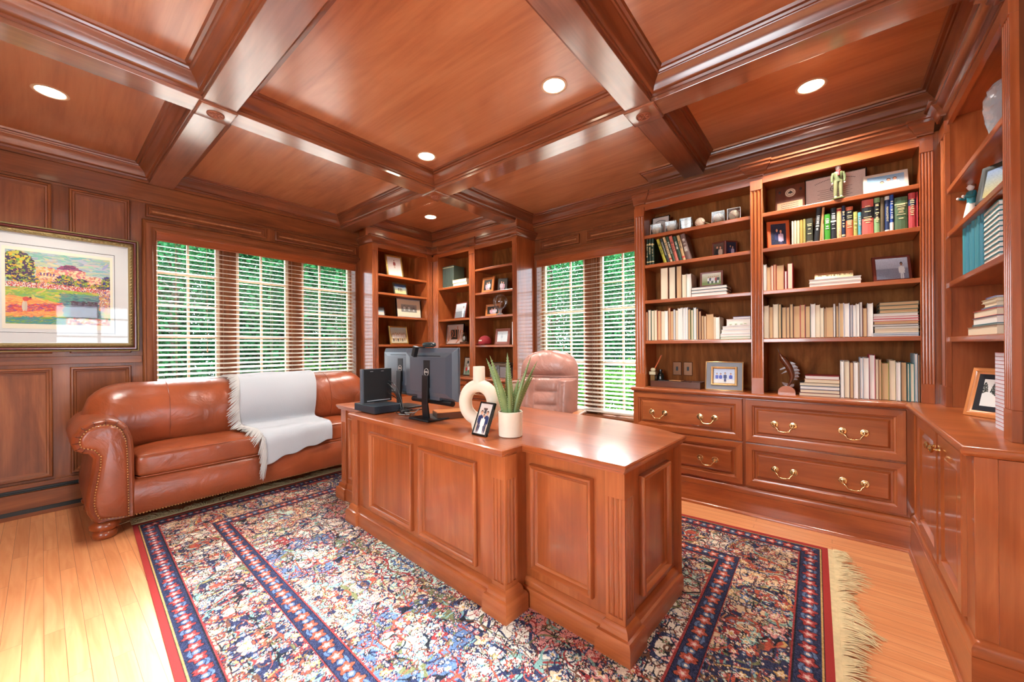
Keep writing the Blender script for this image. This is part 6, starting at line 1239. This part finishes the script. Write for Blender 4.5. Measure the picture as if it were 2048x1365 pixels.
for k in range(11):
    a_,c_=fin[k],fin[k+1]; b.add([(a_[0]-.03,.0205,a_[2]),(c_[0]-.03,.0205,c_[2]),(c_[0]+.012*((k)%2),.0215,c_[2]),(a_[0]+.012*((k+1)%2),.0215,a_[2]),(a_[0]-.03,.0235,a_[2]),(c_[0]-.03,.0235,c_[2]),(c_[0]+.012*((k)%2),.0225,c_[2]),(a_[0]+.012*((k+1)%2),.0225,a_[2])],[(0,1,2,3),(7,6,5,4),(0,4,5,1),(1,5,6,2),(2,6,7,3),(3,7,4,0)],0)
for s,z0 in ((-1,.07),(1,.062)): b.prism([(.004,z0-.02),(.03*s+.01,z0-.008),(.036*s+.006,z0+.012),(.012,z0+.002)],.019,.025,0,'y')
for s,(x_,z_) in enumerate(((-.012,.19),(-.004,.165))): b.prism([(x_,z_),(x_-.030,z_-.018-.008*s),(x_-.024,z_-.024),(x_+.006,z_-.012)],.018,.026,0,'y')
b.build('fins',[bpy.data.materials['carved_wood']],t)
# desk tray with clutter, left bay of the counter
t=thing('wooden_tray','long dark wooden valet tray below the light switches','tray',(3.275,.985,.8765),-PI/2)
b=MB(); b.box(-.195,.195,0,.14,0,.006,0); b.box(-.195,.195,0,.008,.006,.052,0); b.box(-.195,.195,.132,.14,.006,.052,0)
for x in (-.195,.187,.09): b.box(x,x+.008,.008,.132,.006,.050,0)
b.build('tray_box',BRW,t,bevel=.002)
b=MB(); b.obox(Matrix.Translation((-.09,.07,.052))@Matrix.Rotation(.3,4,'Z'),.06,.035,.003); tag(b.build('black_wallet',[BLK],loc=(3.275,.985,.8765),rot=(0,0,-PI/2),bevel=.001),'flat black wallet lying across the dark valet tray','wallet')
b=MB(); b.obox(Matrix.Translation((0,.06,.056))@Matrix.Rotation(-.2,4,'Z'),.05,.028,.002); tag(b.build('tan_card',[cm((196,140,90),.5)],loc=(3.275,.985,.8765),rot=(0,0,-PI/2)),'tan leather card holder lying across the dark valet tray','card holder')
t=thing('ink_bottle','round black glass bottle at the left end of the tray','bottle',(3.40,1.135,.8765),0); b=MB(); b.lathe(0,0,[(.022,0),(.028,.02),(.03,.08),(.022,.105),(.012,.112),(.012,.125),(.016,.127),(.015,.14)],18,0); b.build('glass_body',[mat('dark_glass',(16,20,18),.1,coat=.5)],t,smooth=50)
t=thing('stacked_trinkets','small cream and brass trinket box at the left end of the counter','trinket',(3.33,1.175,.8765),-PI/2); b=MB(); b.box(-.022,.022,-.02,.03,.0,.10,0); b.build('glass_case',[ACR],t); b=MB(); b.box(-.026,.026,-.022,.032,.10,.125,0); b.ball((0,0,.14),.022,.018,.018); b.build('cream_top',[cm((206,196,160),.5)],t,smooth=40); b=MB(); b.box(-.018,.018,-.016,.026,.004,.096,0); b.build('brass_inner',[BRASSD],t)
t=thing('wooden_pen','slanted orange wooden pen resting at the left of the tray','pen',(3.35,1.165,.99),0); b=MB(); b.tube([(0,.02,-.0),(0,-.055,.15)],.006,8); b.build('shaft',[cm((190,96,50),.4)],t,smooth=60)
# ================================================================ OUTSIDE
def leafmat(name,c1,c2):
    m,nt,b=newmat(name); N=nt.nodes; K=nt.links; tc=N.new('ShaderNodeTexCoord'); n=N.new('ShaderNodeTexNoise'); n.inputs['Scale'].default_value=2.4; K.new(tc.outputs['Object'],n.inputs['Vector'])
    rp=N.new('ShaderNodeValToRGB'); e=rp.color_ramp.elements; e[0].position=.35; e[0].color=L3(*c1); e[1].position=.65; e[1].color=L3(*c2); K.new(n.outputs['Fac'],rp.inputs[0]); K.new(rp.outputs[0],b.inputs['Base Color'])
    b.inputs['Roughness'].default_value=.6; b.inputs['Specular IOR Level'].default_value=.06
    t=N.new('ShaderNodeBsdfTranslucent'); K.new(rp.outputs[0],t.inputs[0]); mx=N.new('ShaderNodeMixShader'); mx.inputs[0].default_value=.22
    K.new(b.outputs[0],mx.inputs[1]); K.new(t.outputs[0],mx.inputs[2]); K.new(mx.outputs[0],N['Material Output'].inputs[0]); return m
LF=leafmat('tree_leaves',(16,72,42),(58,128,76)); LF2=leafmat('lime_leaves',(40,110,26),(92,160,44)); BARK=mat('bark',(84,70,56),.9,bump=.8,bscale=20)
g=np.random.default_rng(5)
def foliage(n,rx,rz,cz,ls):
    ncl=int(n/26); th=g.uniform(0,2*PI,ncl); ph=np.arccos(g.uniform(-1,1,ncl)); rr=g.uniform(.55,1,ncl)**.6
    c=np.stack([rr*rx*np.sin(ph)*np.cos(th),rr*rx*np.sin(ph)*np.sin(th),cz+rr*rz*np.cos(ph)],1)
    P=np.repeat(c,26,0)+g.normal(0,.16,(ncl*26,3)); m=len(P); 
    a=g.normal(size=(m,3)); a/=np.linalg.norm(a,axis=1)[:,None]; b=np.cross(a,g.normal(size=(m,3))); b/=np.linalg.norm(b,axis=1)[:,None]
    s=ls*g.uniform(.6,1.3,m)[:,None]; V=np.stack([P-a*s*.6,P+b*s*.32,P+a*s*.6,P-b*s*.32],1).reshape(-1,3)
    me=bpy.data.meshes.new('foliage'); me.from_pydata(V.tolist(),[],np.arange(4*m).reshape(-1,4).tolist()); me.update(); return me
fm=foliage(40000,1.75,2.6,2.3,.072); fm.materials.append(LF)
fm2=foliage(16000,1.3,.9,.3,.062); fm2.materials.append(LF2)
tr=MB(); tr.tube([(0,0,-1.2),(.05,.03,.4),(-.04,.05,2.2),(.06,0,4.2)],[.13,.11,.08,.03],10)
for k in range(9): 
    a=k*2.4; z=.3+k*.42; tr.tube([(0,0,z),(.5*math.cos(a),.5*math.sin(a),z+.25),(1.1*math.cos(a),1.1*math.sin(a),z+.6)],[.035,.02,.008],6)
to=tr.build('trunk',[BARK],smooth=60); tm=to.data; bpy.data.objects.remove(to)
def tree(x,y,s,rz,mesh,label,cat='tree',trunk=True):
    t=thing('leafy_tree' if cat=='tree' else 'leafy_shrub',label,cat,(x,y,-.2),rz,'trees and shrubs outside the windows'); t.scale=(s,s,s)
    o=bpy.data.objects.new('foliage',mesh); C.objects.link(o); o.parent=t
    if trunk: o=bpy.data.objects.new('trunk',tm); C.objects.link(o); o.parent=t
TS=[(1.6,9.4,'bushy green tree seen through the left pane of the triple window'),(3.6,8.6,'bushy green tree seen through the middle of the triple window'),(5.6,9.2,'bushy green tree at the right pane of the triple window'),
 (.6,11.6,'more distant green tree at the far left of the triple window'),(3.0,11.8,'more distant green tree behind the middle pane of the triple window'),(5.8,12.2,'more distant green tree behind the right pane of the triple window'),
 (9.0,3.4,'bushy green tree seen at the right of the double window'),(8.4,5.6,'bushy green tree seen at the left of the double window'),(11.4,4.4,'more distant green tree behind the right pane of the double window'),(11.2,7.4,'more distant green tree behind the left pane of the double window')]
for i,(x,y,l) in enumerate(TS): tree(x,y,1.0+.12*((i*7)%3-1),i*1.3,fm,l)
SH=[(7.0,2.9,'sunlit lime shrub low behind the double window, nearer the bookcase'),(7.2,4.6,'sunlit lime shrub low behind the double window, nearer the corner shelves'),(3.1,7.2,'lime shrub low outside the middle of the triple window'),(4.6,7.6,'lime shrub low outside the right of the triple window')]
for i,(x,y,l) in enumerate(SH): tree(x,y,.8,i*2.1,fm2,l,'shrub',False)
struct(MB().box(-14,24,4.95,26,-1.3,-1.2,0).box(4.2,24,-12,4.95,-1.3,-1.2,0),'ground_lawn',[cm((70,120,60),.95)])
b=MB(); b.box(.5,1.9,5.75,5.80,.55,.60,0); b.box(.5,1.9,5.76,5.79,.0,.04,0)
for k in range(6): b.box(.52+k*.06,.555+k*.06,5.76,5.79,-1.2,.56,0)
b.box(.49,.53,5.74,5.81,-1.2,.62,0); b.box(1.86,1.90,5.74,5.81,-1.2,.62,0)
tag(b.build('deck_railing',[cm((214,200,170),.6)]),'pale deck railing outside the bottom left of the triple window','railing')
